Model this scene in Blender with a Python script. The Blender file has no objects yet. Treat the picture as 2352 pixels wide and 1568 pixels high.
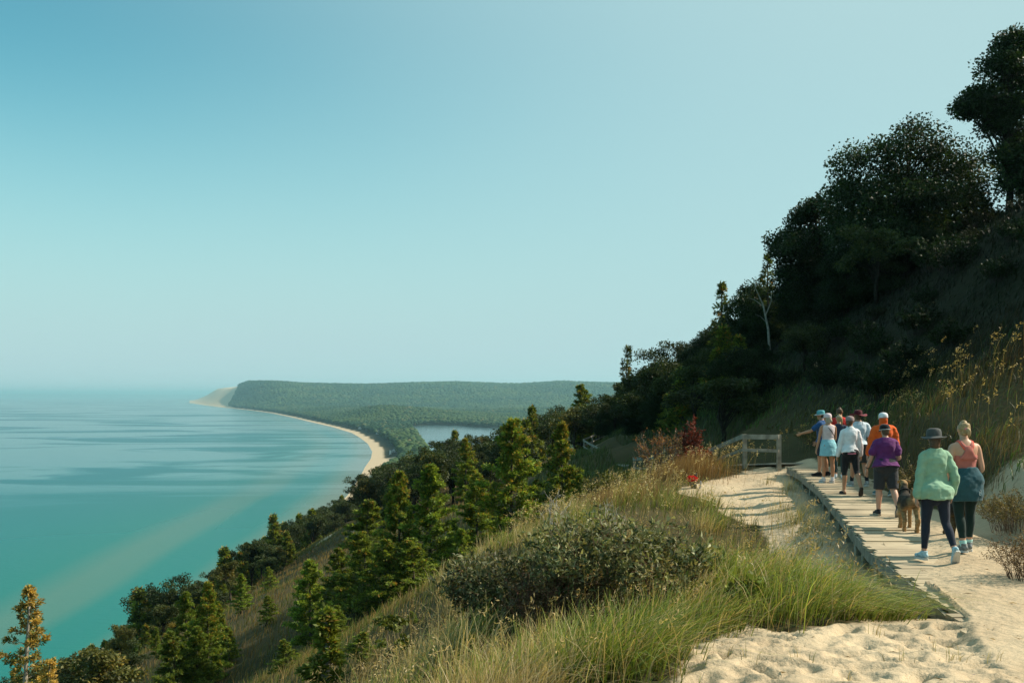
import bpy, bmesh, math, random
import numpy as np
from mathutils import Vector, Matrix
from math import pi, sin, cos, radians

S = bpy.context.scene
COL = S.collection
rng = np.random.default_rng(11)
random.seed(5)
F = 1005.0          # focal length in pixels of a 1024 wide frame
HZ = 393.5          # row of the true horizon
LAKE = -100.0
K = 1024 / 2352.0

def at(px, py, Y):
    """photo position (2352 wide reading) at a distance Y -> point in the world, eye at the origin"""
    return np.array([(px * K - 512) / F * Y, Y, (HZ - py * K) / F * Y])

def on_plane(px, py, z):
    Y = -z * F / (py * K - HZ)
    return np.array([(px * K - 512) / F * Y, Y, z])

# ------------------------------------------------------------------ noise
def _hash(ix, iy, seed):
    h = (ix.astype(np.int64) * 374761393 + iy.astype(np.int64) * 668265263 + seed * 1442695041) & 0xFFFFFFFF
    h = ((h ^ (h >> 13)) * 1274126177) & 0xFFFFFFFF
    h = h ^ (h >> 16)
    return (h & 0xFFFFFF) / float(0xFFFFFF)

def vn(x, y, seed=0):
    x = np.asarray(x, float); y = np.asarray(y, float)
    ix = np.floor(x); iy = np.floor(y)
    fx = x - ix; fy = y - iy
    fx = fx * fx * (3 - 2 * fx); fy = fy * fy * (3 - 2 * fy)
    a = _hash(ix, iy, seed); b = _hash(ix + 1, iy, seed)
    c = _hash(ix, iy + 1, seed); d = _hash(ix + 1, iy + 1, seed)
    return (a * (1 - fx) + b * fx) * (1 - fy) + (c * (1 - fx) + d * fx) * fy

def fbm(x, y, seed=0, o=4):
    t = 0; a = .5; s = 0
    for i in range(o):
        t = t + a * vn(x * 2 ** i, y * 2 ** i, seed + i * 17); s += a; a *= .5
    return t / s

def sstep(a, b, x):
    t = np.clip((np.asarray(x, float) - a) / (b - a), 0, 1)
    return t * t * (3 - 2 * t)

def poly_sd(x, y, P):
    """signed distance to a closed polygon, positive inside"""
    x = np.asarray(x, float); y = np.asarray(y, float)
    d = np.full(x.shape, 1e18); ins = np.zeros(x.shape, bool)
    n = len(P)
    for i in range(n):
        ax, ay = P[i][0], P[i][1]; bx, by = P[(i + 1) % n][0], P[(i + 1) % n][1]
        ex, ey = bx - ax, by - ay
        t = np.clip(((x - ax) * ex + (y - ay) * ey) / (ex * ex + ey * ey + 1e-12), 0, 1)
        d = np.minimum(d, (x - ax - t * ex) ** 2 + (y - ay - t * ey) ** 2)
        c = ((ay > y) != (by > y)) & (x < (bx - ax) * (y - ay) / (by - ay + 1e-12) + ax)
        ins ^= c
    d = np.sqrt(d)
    return np.where(ins, d, -d)

# ------------------------------------------------------------------ mesh helpers
def mk_mesh(name, V, faces, mats=(), attrs=None, mi=None, smooth=False):
    V = np.asarray(V, float).reshape(-1, 3)
    me = bpy.data.meshes.new(name)
    me.vertices.add(len(V)); me.vertices.foreach_set('co', V.ravel())
    fl = [np.asarray(f, int) for f in (faces if isinstance(faces, list) else [faces]) if len(f)]
    if fl:
        loops = np.concatenate([f.ravel() for f in fl])
        sizes = np.concatenate([np.full(len(f), f.shape[1]) for f in fl])
        starts = np.concatenate([[0], np.cumsum(sizes)[:-1]])
        me.loops.add(len(loops)); me.loops.foreach_set('vertex_index', loops)
        me.polygons.add(len(sizes)); me.polygons.foreach_set('loop_start', starts)
        try: me.polygons.foreach_set('loop_total', sizes)
        except Exception: pass
        if mi is not None: me.polygons.foreach_set('material_index', np.asarray(mi, int))
        if smooth: me.polygons.foreach_set('use_smooth', np.ones(len(sizes), bool))
    for m in mats: me.materials.append(m)
    for k, a in (attrs or {}).items():
        a = np.asarray(a, float)
        if a.ndim == 1:
            at_ = me.attributes.new(k, 'FLOAT', 'POINT'); at_.data.foreach_set('value', a)
        else:
            c = np.ones((len(V), 4)); c[:, :a.shape[1]] = a
            at_ = me.attributes.new(k, 'FLOAT_COLOR', 'POINT'); at_.data.foreach_set('color', c.ravel())
    me.update(calc_edges=True); me.validate()
    return me

def tag(o, label=None, cat=None, group=None, kind=None):
    if label: o['label'] = label
    if cat: o['category'] = cat
    if group: o['group'] = group
    if kind: o['kind'] = kind
    return o

def link(name, me, parent=None, loc=(0, 0, 0), rz=0, sc=1):
    o = bpy.data.objects.new(name, me); COL.objects.link(o)
    o.location = loc; o.rotation_euler = (0, 0, rz)
    o.scale = (sc, sc, sc) if not hasattr(sc, '__len__') else sc
    if parent: o.parent = parent
    return o

def thing(name, loc, label, cat, group=None, rz=0, sc=1):
    return tag(link(name, None, None, loc, rz, sc), label, cat, group)

def copy_tree(root, loc, rz=0, sc=1, label=None, group=None):
    r = root.copy(); COL.objects.link(r); r.location = loc; r.rotation_euler = (0, 0, rz)
    r.scale = (sc, sc, sc) if not hasattr(sc, '__len__') else sc
    if label: r['label'] = label
    if group: r['group'] = group
    for ch in list(root.children):
        c = ch.copy(); COL.objects.link(c); c.parent = r
        for g in list(ch.children):
            d = g.copy(); COL.objects.link(d); d.parent = c
    return r

class MB:
    """collects solid pieces; build() links them as one mesh object"""
    def __init__(s): s.V = []; s.Q = []; s.T = []; s.n = 0
    def add(s, V, Q=(), T=()):
        V = np.asarray(V, float); s.V.append(V)
        if len(Q): s.Q.append(np.asarray(Q, int) + s.n)
        if len(T): s.T.append(np.asarray(T, int) + s.n)
        s.n += len(V); return s
    def bar(s, a, b, w, h, up=(0, 0, 1)):
        a = np.array(a, float); b = np.array(b, float); d = b - a; d /= np.linalg.norm(d) + 1e-9
        u = np.array(up, float); r = np.cross(d, u)
        if np.linalg.norm(r) < 1e-6: r = np.cross(d, (0, 1, 0))
        r /= np.linalg.norm(r); u = np.cross(r, d)
        V = [p + sx * r * w / 2 + sz * u * h / 2 for p in (a, b) for sx, sz in ((-1, -1), (1, -1), (1, 1), (-1, 1))]
        return s.add(V, [(3, 2, 1, 0), (4, 5, 6, 7), (0, 1, 5, 4), (1, 2, 6, 5), (2, 3, 7, 6), (3, 0, 4, 7)])
    def tube(s, pts, rad, n=6, cap=True):
        P = np.asarray(pts, float); m = len(P)
        R = np.broadcast_to(np.asarray(rad, float), (m,))
        T = np.gradient(P, axis=0); T /= np.linalg.norm(T, axis=1, keepdims=True) + 1e-9
        ref = np.array([0.31, 0.95, 0.05]) if abs(T[0][2]) > .5 else np.array([0.05, 0.1, 1.0])
        A = np.cross(T, ref); A /= np.linalg.norm(A, axis=1, keepdims=True) + 1e-9
        B = np.cross(T, A); th = np.arange(n) * 2 * pi / n
        V = (P[:, None] + R[:, None, None] * (np.cos(th)[None, :, None] * A[:, None] + np.sin(th)[None, :, None] * B[:, None])).reshape(-1, 3)
        i, j = np.meshgrid(np.arange(m - 1), np.arange(n), indexing='ij'); i = i.ravel(); j = j.ravel(); k = (j + 1) % n
        Q = np.stack([i * n + j, i * n + k, (i + 1) * n + k, (i + 1) * n + j], 1)
        Tt = []
        if cap:
            V = np.vstack([V, P[0], P[-1]])
            for q in range(n):
                Tt.append((m * n, (q + 1) % n, q)); Tt.append((m * n + 1, (m - 1) * n + q, (m - 1) * n + (q + 1) % n))
        return s.add(V, Q, Tt)
    def lathe(s, prof, c=(0, 0, 0), n=20, M=None):
        pr = np.asarray(prof, float); m = len(pr); th = np.arange(n) * 2 * pi / n
        V = np.stack([pr[:, None, 0] * np.cos(th), pr[:, None, 0] * np.sin(th), np.repeat(pr[:, 1:2], n, 1)], -1).reshape(-1, 3)
        if M is not None: V = V @ np.array(M).T
        V = V + np.array(c)
        i, j = np.meshgrid(np.arange(m - 1), np.arange(n), indexing='ij'); i = i.ravel(); j = j.ravel(); k = (j + 1) % n
        return s.add(V, np.stack([i * n + j, i * n + k, (i + 1) * n + k, (i + 1) * n + j], 1))
    def mesh(s, name, mat, smooth=False):
        V = np.vstack(s.V); f = []
        if s.Q: f.append(np.vstack(s.Q))
        if s.T: f.append(np.vstack(s.T))
        me = mk_mesh(name, V, f, (mat,), smooth=smooth)
        bm = bmesh.new(); bm.from_mesh(me); bmesh.ops.recalc_face_normals(bm, faces=bm.faces[:]); bm.to_mesh(me); bm.free()
        if not smooth: me.polygons.foreach_set('use_smooth', np.zeros(len(me.polygons), bool))
        return me
    def build(s, name, mat, parent=None, loc=(0, 0, 0), rz=0, smooth=False):
        return link(name, s.mesh(name, mat, smooth), parent, loc, rz)

# ------------------------------------------------------------------ materials
def newmat(name):
    m = bpy.data.materials.new(name); m.use_nodes = True
    nt = m.node_tree; nt.nodes.clear()
    return m, nt, nt.nodes, nt.links

def nd(nt, t, **kw):
    n = nt.nodes.new(t)
    for k, v in kw.items():
        if k.startswith('i_'):
            key = k[2:]
            n.inputs[int(key) if key.isdigit() else key].default_value = v
        else: setattr(n, k, v)
    return n

def simple(name, col, rough=.7, var=.25, scale=8., bump=.0, bscale=60., spec=.3, metal=0., hue=None, obj=True, sheen=0):
    """coloured surface with two scales of tone variation and a little relief"""
    m, nt, N, L = newmat(name)
    out = nd(nt, 'ShaderNodeOutputMaterial'); b = nd(nt, 'ShaderNodeBsdfPrincipled')
    b.inputs['Roughness'].default_value = rough; b.inputs['Specular IOR Level'].default_value = spec
    b.inputs['Metallic'].default_value = metal
    if sheen: b.inputs['Sheen Weight'].default_value = sheen
    tc = nd(nt, 'ShaderNodeTexCoord')
    n1 = nd(nt, 'ShaderNodeTexNoise'); n1.inputs['Scale'].default_value = scale; n1.inputs['Detail'].default_value = 6
    L.new(tc.outputs['Object'], n1.inputs['Vector'])
    r = nd(nt, 'ShaderNodeValToRGB'); c = np.array(col)
    c2 = np.array(hue) if hue is not None else c * (1 + var)
    r.color_ramp.elements[0].position = .3; r.color_ramp.elements[1].position = .7
    r.color_ramp.elements[0].color = (*np.clip(c * (1 - var), 0, 1), 1); r.color_ramp.elements[1].color = (*np.clip(c2, 0, 1), 1)
    L.new(n1.outputs['Fac'], r.inputs['Fac']); L.new(r.outputs['Color'], b.inputs['Base Color'])
    if bump:
        n2 = nd(nt, 'ShaderNodeTexNoise'); n2.inputs['Scale'].default_value = bscale; n2.inputs['Detail'].default_value = 5
        L.new(tc.outputs['Object'], n2.inputs['Vector'])
        bp = nd(nt, 'ShaderNodeBump'); bp.inputs['Strength'].default_value = bump; bp.inputs['Distance'].default_value = .12 / bscale
        L.new(n2.outputs['Fac'], bp.inputs['Height']); L.new(bp.outputs['Normal'], b.inputs['Normal'])
    L.new(b.outputs['BSDF'], out.inputs['Surface'])
    return m

def leafmat(name, transl=.35, rough=.55, spec=.25, gain=1.0):
    """leaves take their own colour from the mesh; part of the light passes through them"""
    m, nt, N, L = newmat(name)
    out = nd(nt, 'ShaderNodeOutputMaterial'); b = nd(nt, 'ShaderNodeBsdfPrincipled')
    b.inputs['Roughness'].default_value = rough; b.inputs['Specular IOR Level'].default_value = spec
    a = nd(nt, 'ShaderNodeAttribute', attribute_name='tint')
    oi = nd(nt, 'ShaderNodeObjectInfo')
    mr = nd(nt, 'ShaderNodeMapRange'); mr.inputs['To Min'].default_value = .8 * gain; mr.inputs['To Max'].default_value = 1.2 * gain
    L.new(oi.outputs['Random'], mr.inputs['Value'])
    mul = nd(nt, 'ShaderNodeMix', data_type='RGBA', blend_type='MULTIPLY'); mul.inputs[0].default_value = 1
    L.new(a.outputs['Color'], mul.inputs[6]); L.new(mr.outputs['Result'], mul.inputs[7])
    L.new(mul.outputs[2], b.inputs['Base Color'])
    if transl:
        t = nd(nt, 'ShaderNodeBsdfTranslucent'); ga = nd(nt, 'ShaderNodeMix', data_type='RGBA', blend_type='MULTIPLY')
        ga.inputs[0].default_value = 1; ga.inputs[7].default_value = (1.25, 1.15, .55, 1)
        L.new(mul.outputs[2], ga.inputs[6]); L.new(ga.outputs[2], t.inputs['Color'])
        mx = nd(nt, 'ShaderNodeMixShader'); mx.inputs[0].default_value = transl
        L.new(b.outputs['BSDF'], mx.inputs[1]); L.new(t.outputs['BSDF'], mx.inputs[2]); L.new(mx.outputs[0], out.inputs['Surface'])
    else: L.new(b.outputs['BSDF'], out.inputs['Surface'])
    return m

M_leaf = leafmat('leaf', .3)
M_cedar = leafmat('cedar_spray', .42, gain=1.5)
M_grass = leafmat('grass_blade', .35, .5, .3)
M_bark = simple('bark', (.09, .075, .055), .9, .4, 6, .6, 30, .1)
M_palebark = simple('pale_bark', (.30, .27, .22), .9, .35, 6, .4, 30, .1)
M_wood = simple('weathered_wood', (.28, .255, .205), .9, .35, 5, .5, 40, .05)
# ------------------------------------------------------------------ world, sun, camera
SUN_EL, SUN_AZ = radians(38.5), radians(8)      # azimuth: from +X towards +Y
sdir = Vector((cos(SUN_EL) * cos(SUN_AZ), cos(SUN_EL) * sin(SUN_AZ), sin(SUN_EL)))
w = bpy.data.worlds.new('World'); S.world = w; w.use_nodes = True
nt = w.node_tree; nt.nodes.clear()
wo = nt.nodes.new('ShaderNodeOutputWorld'); bg = nt.nodes.new('ShaderNodeBackground')
sky = nt.nodes.new('ShaderNodeTexSky'); sky.sky_type = 'NISHITA'; sky.sun_disc = False
sky.sun_elevation = SUN_EL; sky.sun_rotation = pi / 2 - SUN_AZ
sky.altitude = 200; sky.air_density = 1.0; sky.dust_density = 0.1; sky.ozone_density = 1.0
mx = nt.nodes.new('ShaderNodeMix'); mx.data_type = 'RGBA'; mx.blend_type = 'MULTIPLY'; mx.inputs[0].default_value = 1
mx.inputs[7].default_value = (.34, .80, .66, 1)
nt.links.new(sky.outputs[0], mx.inputs[6])
# summer veil: the sky pales towards the horizon and towards the sun
tcw = nt.nodes.new('ShaderNodeTexCoord'); sx_ = nt.nodes.new('ShaderNodeSeparateXYZ'); nt.links.new(tcw.outputs['Generated'], sx_.inputs[0])
ra = nt.nodes.new('ShaderNodeMapRange'); ra.interpolation_type = 'SMOOTHSTEP'
for k_, v_ in zip(('From Min', 'From Max', 'To Min', 'To Max'), (.02, .34, 0, 1)): ra.inputs[k_].default_value = v_
nt.links.new(sx_.outputs['Z'], ra.inputs['Value'])
dt = nt.nodes.new('ShaderNodeVectorMath'); dt.operation = 'DOT_PRODUCT'; dt.inputs[1].default_value = sdir; nt.links.new(tcw.outputs['Generated'], dt.inputs[0])
rb = nt.nodes.new('ShaderNodeMapRange'); rb.interpolation_type = 'SMOOTHSTEP'
for k_, v_ in zip(('From Min', 'From Max', 'To Min', 'To Max'), (-.15, .65, 1, .05)): rb.inputs[k_].default_value = v_
nt.links.new(dt.outputs['Value'], rb.inputs['Value'])
mu = nt.nodes.new('ShaderNodeMath'); mu.operation = 'MULTIPLY'; nt.links.new(ra.outputs[0], mu.inputs[0]); nt.links.new(rb.outputs[0], mu.inputs[1])
vm = nt.nodes.new('ShaderNodeMix'); vm.data_type = 'RGBA'; vm.inputs[6].default_value = (2.42, 3.52, 3.62, 1)
ns = nt.nodes.new('ShaderNodeTexNoise'); ns.inputs['Scale'].default_value = 2.2; ns.inputs['Detail'].default_value = 4; nt.links.new(tcw.outputs['Generated'], ns.inputs['Vector'])
na = nt.nodes.new('ShaderNodeMath'); na.operation = 'MULTIPLY_ADD'; na.inputs[1].default_value = .14; na.inputs[2].default_value = -.07; nt.links.new(ns.outputs['Fac'], na.inputs[0])
nb_ = nt.nodes.new('ShaderNodeMath'); nb_.use_clamp = True; nt.links.new(mu.outputs[0], nb_.inputs[0]); nt.links.new(na.outputs[0], nb_.inputs[1])
nt.links.new(nb_.outputs[0], vm.inputs[0]); nt.links.new(mx.outputs[2], vm.inputs[7]); nt.links.new(vm.outputs[2], bg.inputs[0])
bg.inputs[1].default_value = .15
nt.links.new(bg.outputs[0], wo.inputs[0])
sl = bpy.data.lights.new('sun', 'SUN'); sl.energy = 5.0; sl.angle = radians(.53); sl.color = (1, .90, .74)
so = bpy.data.objects.new('sun', sl); COL.objects.link(so)
so.rotation_euler = sdir.to_track_quat('Z', 'Y').to_euler()
cam = bpy.data.cameras.new('camera'); co = bpy.data.objects.new('camera', cam); COL.objects.link(co)
co.location = (0, 0, 0); co.rotation_euler = (pi / 2, 0, 0)
cam.sensor_fit = 'HORIZONTAL'; cam.sensor_width = 36; cam.lens = 36 * F / 1024
cam.shift_y = (HZ - 341) / 1024; cam.clip_start = .1; cam.clip_end = 300000
S.camera = co
S.view_settings.view_transform = 'Standard'; S.view_settings.look = 'None'
S.view_settings.exposure = .4; S.view_settings.gamma = 1
S.render.engine = 'CYCLES'
cy = S.cycles; cy.use_denoising = True; cy.max_bounces = 6; cy.diffuse_bounces = 2; cy.glossy_bounces = 2
cy.transmission_bounces = 3; cy.volume_bounces = 0; cy.transparent_max_bounces = 4
cy.caustics_reflective = False; cy.caustics_refractive = False; cy.sample_clamp_indirect = 4
cy.use_adaptive_sampling = True

# ------------------------------------------------------------------ terrain
CP = [  # x, y, z control points of the near ground (eye height = 0)
 (0,0,-1.75),(0,-12,-1.6),(5,0,-1.7),(6,-12,-1.2),(3.5,7,-2.0),(1.5,7,-2.0),(2,8.1,-2.08),(4.2,9.4,-2.13),(4.7,11.7,-2.2),
 (5.2,14.4,-2.3),(6.3,19,-2.35),(7.3,23.6,-2.3),(8.3,30,-2.25),(8.0,33,-2.35),(4.1,12.5,-2.8),(4.3,15,-2.95),(5.2,19,-2.95),
 (6,23,-2.75),(6,26.7,-2.6),(5,25,-2.66),(7,29.5,-2.42),(2.8,12.5,-2.55),(.78,8,-2.22),(.08,7.5,-2.3),(-1.07,9,-2.95),(-2.3,11,-4.0),
 (-5.7,17,-6.9),(-9.1,24,-9.0),(-11.5,22,-10.2),(-6.5,26,-7.6),(-4.8,18,-6.4),(-2.1,16,-4.7),(-1.48,11.5,-3.6),(-.88,11.5,-3.05),
 (-.67,16,-4.1),(.75,10,-2.5),(2.4,20,-2.75),(2.84,24,-2.65),(4.65,28,-2.55),(5.95,31,-2.3),(5,36,-2.8),(3.2,30,-3.0),
 (4.67,70,-4.4),(3.2,45,-3.8),(.07,38,-6.35),(1.78,36,-5.4),(-3.37,36,-7.7),(-6.73,34,-8.76),(-11,45,-10.4),(-11.5,38,-11.0),
 (-16,60,-12.9),(-19.4,85,-15.6),(-14.8,80,-13.3),(-18.4,130,-16),(-24.7,120,-19),(-25.7,150,-20.4),(-32.5,140,-24),(-36,200,-27.3),
 (-35.7,260,-27),(-25,60,-17.2),(-26.6,70,-18.9),(-27.5,85,-20.8),(-28.4,100,-21),(-13.8,180,-18.5),(-3.6,110,-12.2),(1.2,120,-10),
 (6.4,200,-13),(-60,60,-45),(-60,140,-48),(-65,230,-55),(-100,100,-80),(-100,250,-80),(-50,20,-38),(-30,10,-21),(-20,0,-13),(-10,4,-7.6),
 (-130,0,-99),(-135,150,-99),(-150,300,-99),(-140,420,-98),(-90,400,-78),(0,350,-45),(0,450,-95),(60,450,-90),(-60,350,-70),
 (19.4,38,6.65),(18,45,5.1),(14.2,55,2.5),(12.7,25,1.3),(16,25,3.9),(20,25,6.8),(26,25,10.8),(8.7,17,-.95),(8.4,20,-1.4),(9.6,22,-.6),(7.0,14,-1.6),(6.4,11.5,-1.95),(8.8,14,-1.35),(12,10,.3),(20,10,4),
 (30,20,11),(30,40,12.5),(30,60,10),(22,75,4),(12,80,-1.0),(18,110,-1),(35,110,4),(15,160,-8),(50,160,-5),(60,60,14),
 (60,20,14),(60,110,4),(40,250,-25),(10,30,-1.6),(9.6,45,-2.0),(7.4,36,-2.5),(6.2,45,-3.8),(6.5,75,-5.0),(6.5,90,-5.1),(9.2,100,-4.8),(8,60,-4.2),(0,16.5,-3.9),(1.2,12.5,-2.62),(5,50,-4.6),(5,60,-4.6)]
CP = np.array(CP, float)
def _fit():
    d = np.linalg.norm(CP[:, None, :2] - CP[None, :, :2], axis=2)
    A = np.sqrt(d * d + 4.0); n = len(CP); Pm = np.c_[np.ones(n), CP[:, :2]]
    Mx = np.zeros((n + 3, n + 3)); Mx[:n, :n] = A + np.eye(n) * -.0; Mx[:n, n:] = Pm; Mx[n:, :n] = Pm.T
    return np.linalg.solve(Mx, np.r_[CP[:, 2], 0, 0, 0])
_W = _fit()
def h_near(x, y):
    x = np.asarray(x, float); y = np.asarray(y, float); sh = x.shape; x = x.ravel(); y = y.ravel()
    r = _W[-3] + _W[-2] * x + _W[-1] * y
    for i in range(len(CP)):
        r = r + _W[i] * np.sqrt((x - CP[i, 0]) ** 2 + (y - CP[i, 1]) ** 2 + 4.0)
    return r.reshape(sh)

SH_PX = [(437,924),(475,929.5),(511,934),(544,937.5),(576,941),(622,947),(669,956.7),(715,968),(762,979),(808,993),(827,1004),(845,1018),
         (855,1036),(852,1052),(838,1072),(828,1092)]
shore = [on_plane(a, b, LAKE)[:2] for a, b in SH_PX]
shore = shore + [np.array(p, float) for p in ((-163,1000),(-143,700),(-128,420),(-125,250),(-130,60),(-150,-300),(4000,-300),(9000,4000),(12000,16000),(-5130,16000))]
POND_PX = [(942,977.5),(985,974.5),(1035,975),(1090,979),(1150,981.5),(1235,985),(1240,1060),(1000,1060),(973,1023),(960,1001)]
PZ = -97.6
pond = [on_plane(a, b, PZ)[:2] for a, b in POND_PX]

def crest(x, y):
    px = (x / np.maximum(y, 1) * F + 512) / K
    rise = np.interp(px, [430, 445, 465, 497, 530, 560, 572, 640, 700, 850, 960, 1050, 1150, 1190, 1280, 1400, 1700], [-9, -6, -1.4, 4.8, 6.2, 8.2, 9.6, 9.4, 7.6, 6.3, 8, 9, 7, 6.6, 9.6, 8, 8])
    return rise / F * np.clip(y, 7300, 14500)
def h_far(x, y):
    sd = poly_sd(x, y, shore)
    z = np.where(sd > 0, LAKE + np.minimum(sd * .05, 2.6), LAKE + np.maximum(sd * .05, -6))
    z = z + sstep(60, 260, sd) * (fbm(x / 300., y / 300., 3) * 5)
    # wooded dune behind the beach
    z = z + 40 * np.exp(-(((x + 505) / 300) ** 2 + ((y - 3700) / 420) ** 2)) * sstep(40, 300, sd)
    z = z + 22 * np.exp(-(((x + 950) / 420) ** 2 + ((y - 4900) / 600) ** 2)) * sstep(40, 400, sd)
    z = z + 16 * np.exp(-(((x - 300) / 500) ** 2 + ((y - 4700) / 500) ** 2))
    # long ridge
    hc = crest(x, y); back = sstep(5500, 7900, y + 260 * (fbm(x / 700., y / 700., 9) - .5))
    tilt = 1 - sstep(9800, 13500, y) * (1 - sstep(150, -250, x + 2215 + .2188 * (y - 7630)))
    dz = sstep(150, -250, x + 2215 + .2188 * (y - 7630)) * sstep(7000, 7600, y)
    face = sstep(0, 330, sd) * (1 - dz) + np.clip(sd / 370, 0, 1) ** .85 * dz
    ridge = (hc + 100) * back * face * tilt + 14 * (fbm(x / 420., y / 420., 5) - .5) * back * face
    z = z + ridge
    # little lake
    pd = poly_sd(x, y, pond)
    z = np.where(pd > -60, np.minimum(z, PZ + np.clip(-pd * .05 + .1, -3, 3)), z)
    return z
def ground(x, y, near_only=False):
    x = np.asarray(x, float); y = np.asarray(y, float)
    m = np.zeros(x.shape)
    zn = h_near(x, np.minimum(y, 460))
    if near_only: return zn + relief(x, y)
    zf = h_far(x, y); t = sstep(330, 450, y)
    t = np.maximum(t, sstep(-110, -150, x))
    return np.where(t < 1, (zn + relief(x, y)) * (1 - t), 0) + np.where(t > 0, zf * t, 0)

BW = np.array([(3.4,6.0),(3.55,6.98),(3.68,7.6),(4.23,9.45),(4.68,11.7),(5.14,14.4),(6.2,19),(7.2,23.6),(7.9,27.6),(8.15,29.6)])  # left edge of the boardwalk
BWZ = np.array([-2.03,-2.05,-2.07,-2.13,-2.16,-2.19,-2.19,-2.16,-2.14,-2.13])
BW_W = 1.85
def bw_x(y): return np.interp(y, BW[:, 1], BW[:, 0])
def bw_z(y): return np.interp(y, BW[:, 1], BWZ)

SANDA = [(1.0,-12),(0.9,5),(1.25,7.3),(1.35,8.3),(1.55,8.9),(1.5,9.7),(1.8,10.2),(2.2,9.9),(2.3,9.1),(2.6,8.95),(2.9,9.25),(3.4,9.4),(3.35,10.3),(3.75,12),(4.15,14.4),(5.1,19),(5.3,21.5),(4.9,23.5),
         (4.8,27.2),(5.6,28.6),(6.3,29.4),(7.0,30.4),(8.0,31.2),(9.2,31.2),(9.2,27),(8.4,23),(7.7,19),(7.6,16.5),(8.4,15.2),(8.2,13.6),(6.9,13.2),(6.6,12.2),(7.4,10),(9,5),(9,-12)]
def sand_mask(x, y):
    d = poly_sd(x, y, SANDA)
    m = sstep(-.35, .25, d + .5 * (fbm(x * 1.3, y * 1.3, 21) - .5))
    return np.maximum(m, sstep(1.0, .6, np.sqrt(((x - 4.95) / .7) ** 2 + ((y - 26.6) / 1.3) ** 2)))

# trampled hollows in the near sand
_fp = []
_r = np.random.default_rng(3)
for i in range(1000):
    yy = 5.2 + 9.5 * _r.random() ** 1.3; xx = .7 + _r.random() * (7.2 if yy > 9.6 else 3.9)
    _fp.append((xx, yy, .055 + .05 * _r.random(), .10 + .09 * _r.random(), _r.random() * pi, .018 + .04 * _r.random()))
def relief(x, y):
    x = np.asarray(x, float); y = np.asarray(y, float); r = np.zeros(x.shape)
    nearm = (y < 34) & (x > -6) & (x < 16)
    xs = x[nearm]; ys = y[nearm]
    if len(xs):
        q = .10 * (fbm(xs * .9, ys * .9, 2) - .5) + .05 * (fbm(xs * 2.6, ys * 2.6, 8) - .5)
        q = q * np.where((np.abs(xs - bw_x(ys) - .9) < 1.0), .4, 1)
        k = (ys < 16) & (ys > 4)
        xx = xs[k]; yy = ys[k]; f = np.zeros(xx.shape)
        for (a, b, sa, sb, th, dp) in _fp:
            m = (np.abs(xx - a) < .7) & (np.abs(yy - b) < .7)
            if not m.any(): continue
            dx = xx[m] - a; dy = yy[m] - b
            u = (dx * cos(th) + dy * sin(th)) / sb; v = (-dx * sin(th) + dy * cos(th)) / sa
            d2 = u * u + v * v
            f[m] += dp * (-np.exp(-d2 * 1.1) + .5 * np.exp(-(np.sqrt(d2) - 1.5) ** 2 * 4))
        q[k] += np.clip(f, -.07, .045)
        # the sand lies lower than the boards on the left and drifts over them on the right
        bx = bw_x(ys); bz = bw_z(ys)
        base = h_near(xs, ys) + q
        t = xs - bx
        drift = bz - .045 + .10 * sstep(.5, 1.5, t + .6 * (fbm(xs * .9, ys * .6, 31) - .5) + np.interp(ys, [6, 9.5, 11, 13, 16, 20, 25, 30], [1.7, 1.3, 1.0, .45, -.05, -.35, -.6, -.6]))
        inb = (t > 0) & (t < BW_W) & (ys > 5.5) & (ys < 29.7)
        t0 = np.interp(ys, [8.7, 9.5, 11.6, 13.5], [-.14, .0, .02, .16]); wgt = sstep(t0, t0 + .14, t) * (1 - sstep(BW_W, BW_W + .9, t)) * sstep(4.5, 5.5, ys) * (1 - sstep(29.7, 30.6, ys))
        out = base * (1 - wgt) + drift * wgt
        dep = np.interp(ys, [8.6, 9.2, 9.9, 11.2, 14, 20, 26, 29.3, 30], [-.08, -.03, .10, .32, .46, .50, .42, .30, .06]) + .06 * (fbm(xs * 2, ys * 2, 33) - .5)
        lw_ = sstep(-1.9, -.5, t) * (t < t0 + .06) * (ys > 8.6) * (ys < 30)
        out = np.where(lw_ > 0, out * (1 - lw_) + np.minimum(out, bz - dep) * lw_, out)
        q = out - h_near(xs, ys)
        r[nearm] = q
    far_ = (~nearm) & (y < 460)
    r[far_] = 1.2 * (fbm(x[far_] / 9., y[far_] / 9., 4) - .5) * sstep(30, 80, y[far_]) + .25 * (fbm(x[far_] / 2., y[far_] / 2., 6) - .5)
    return r

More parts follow.
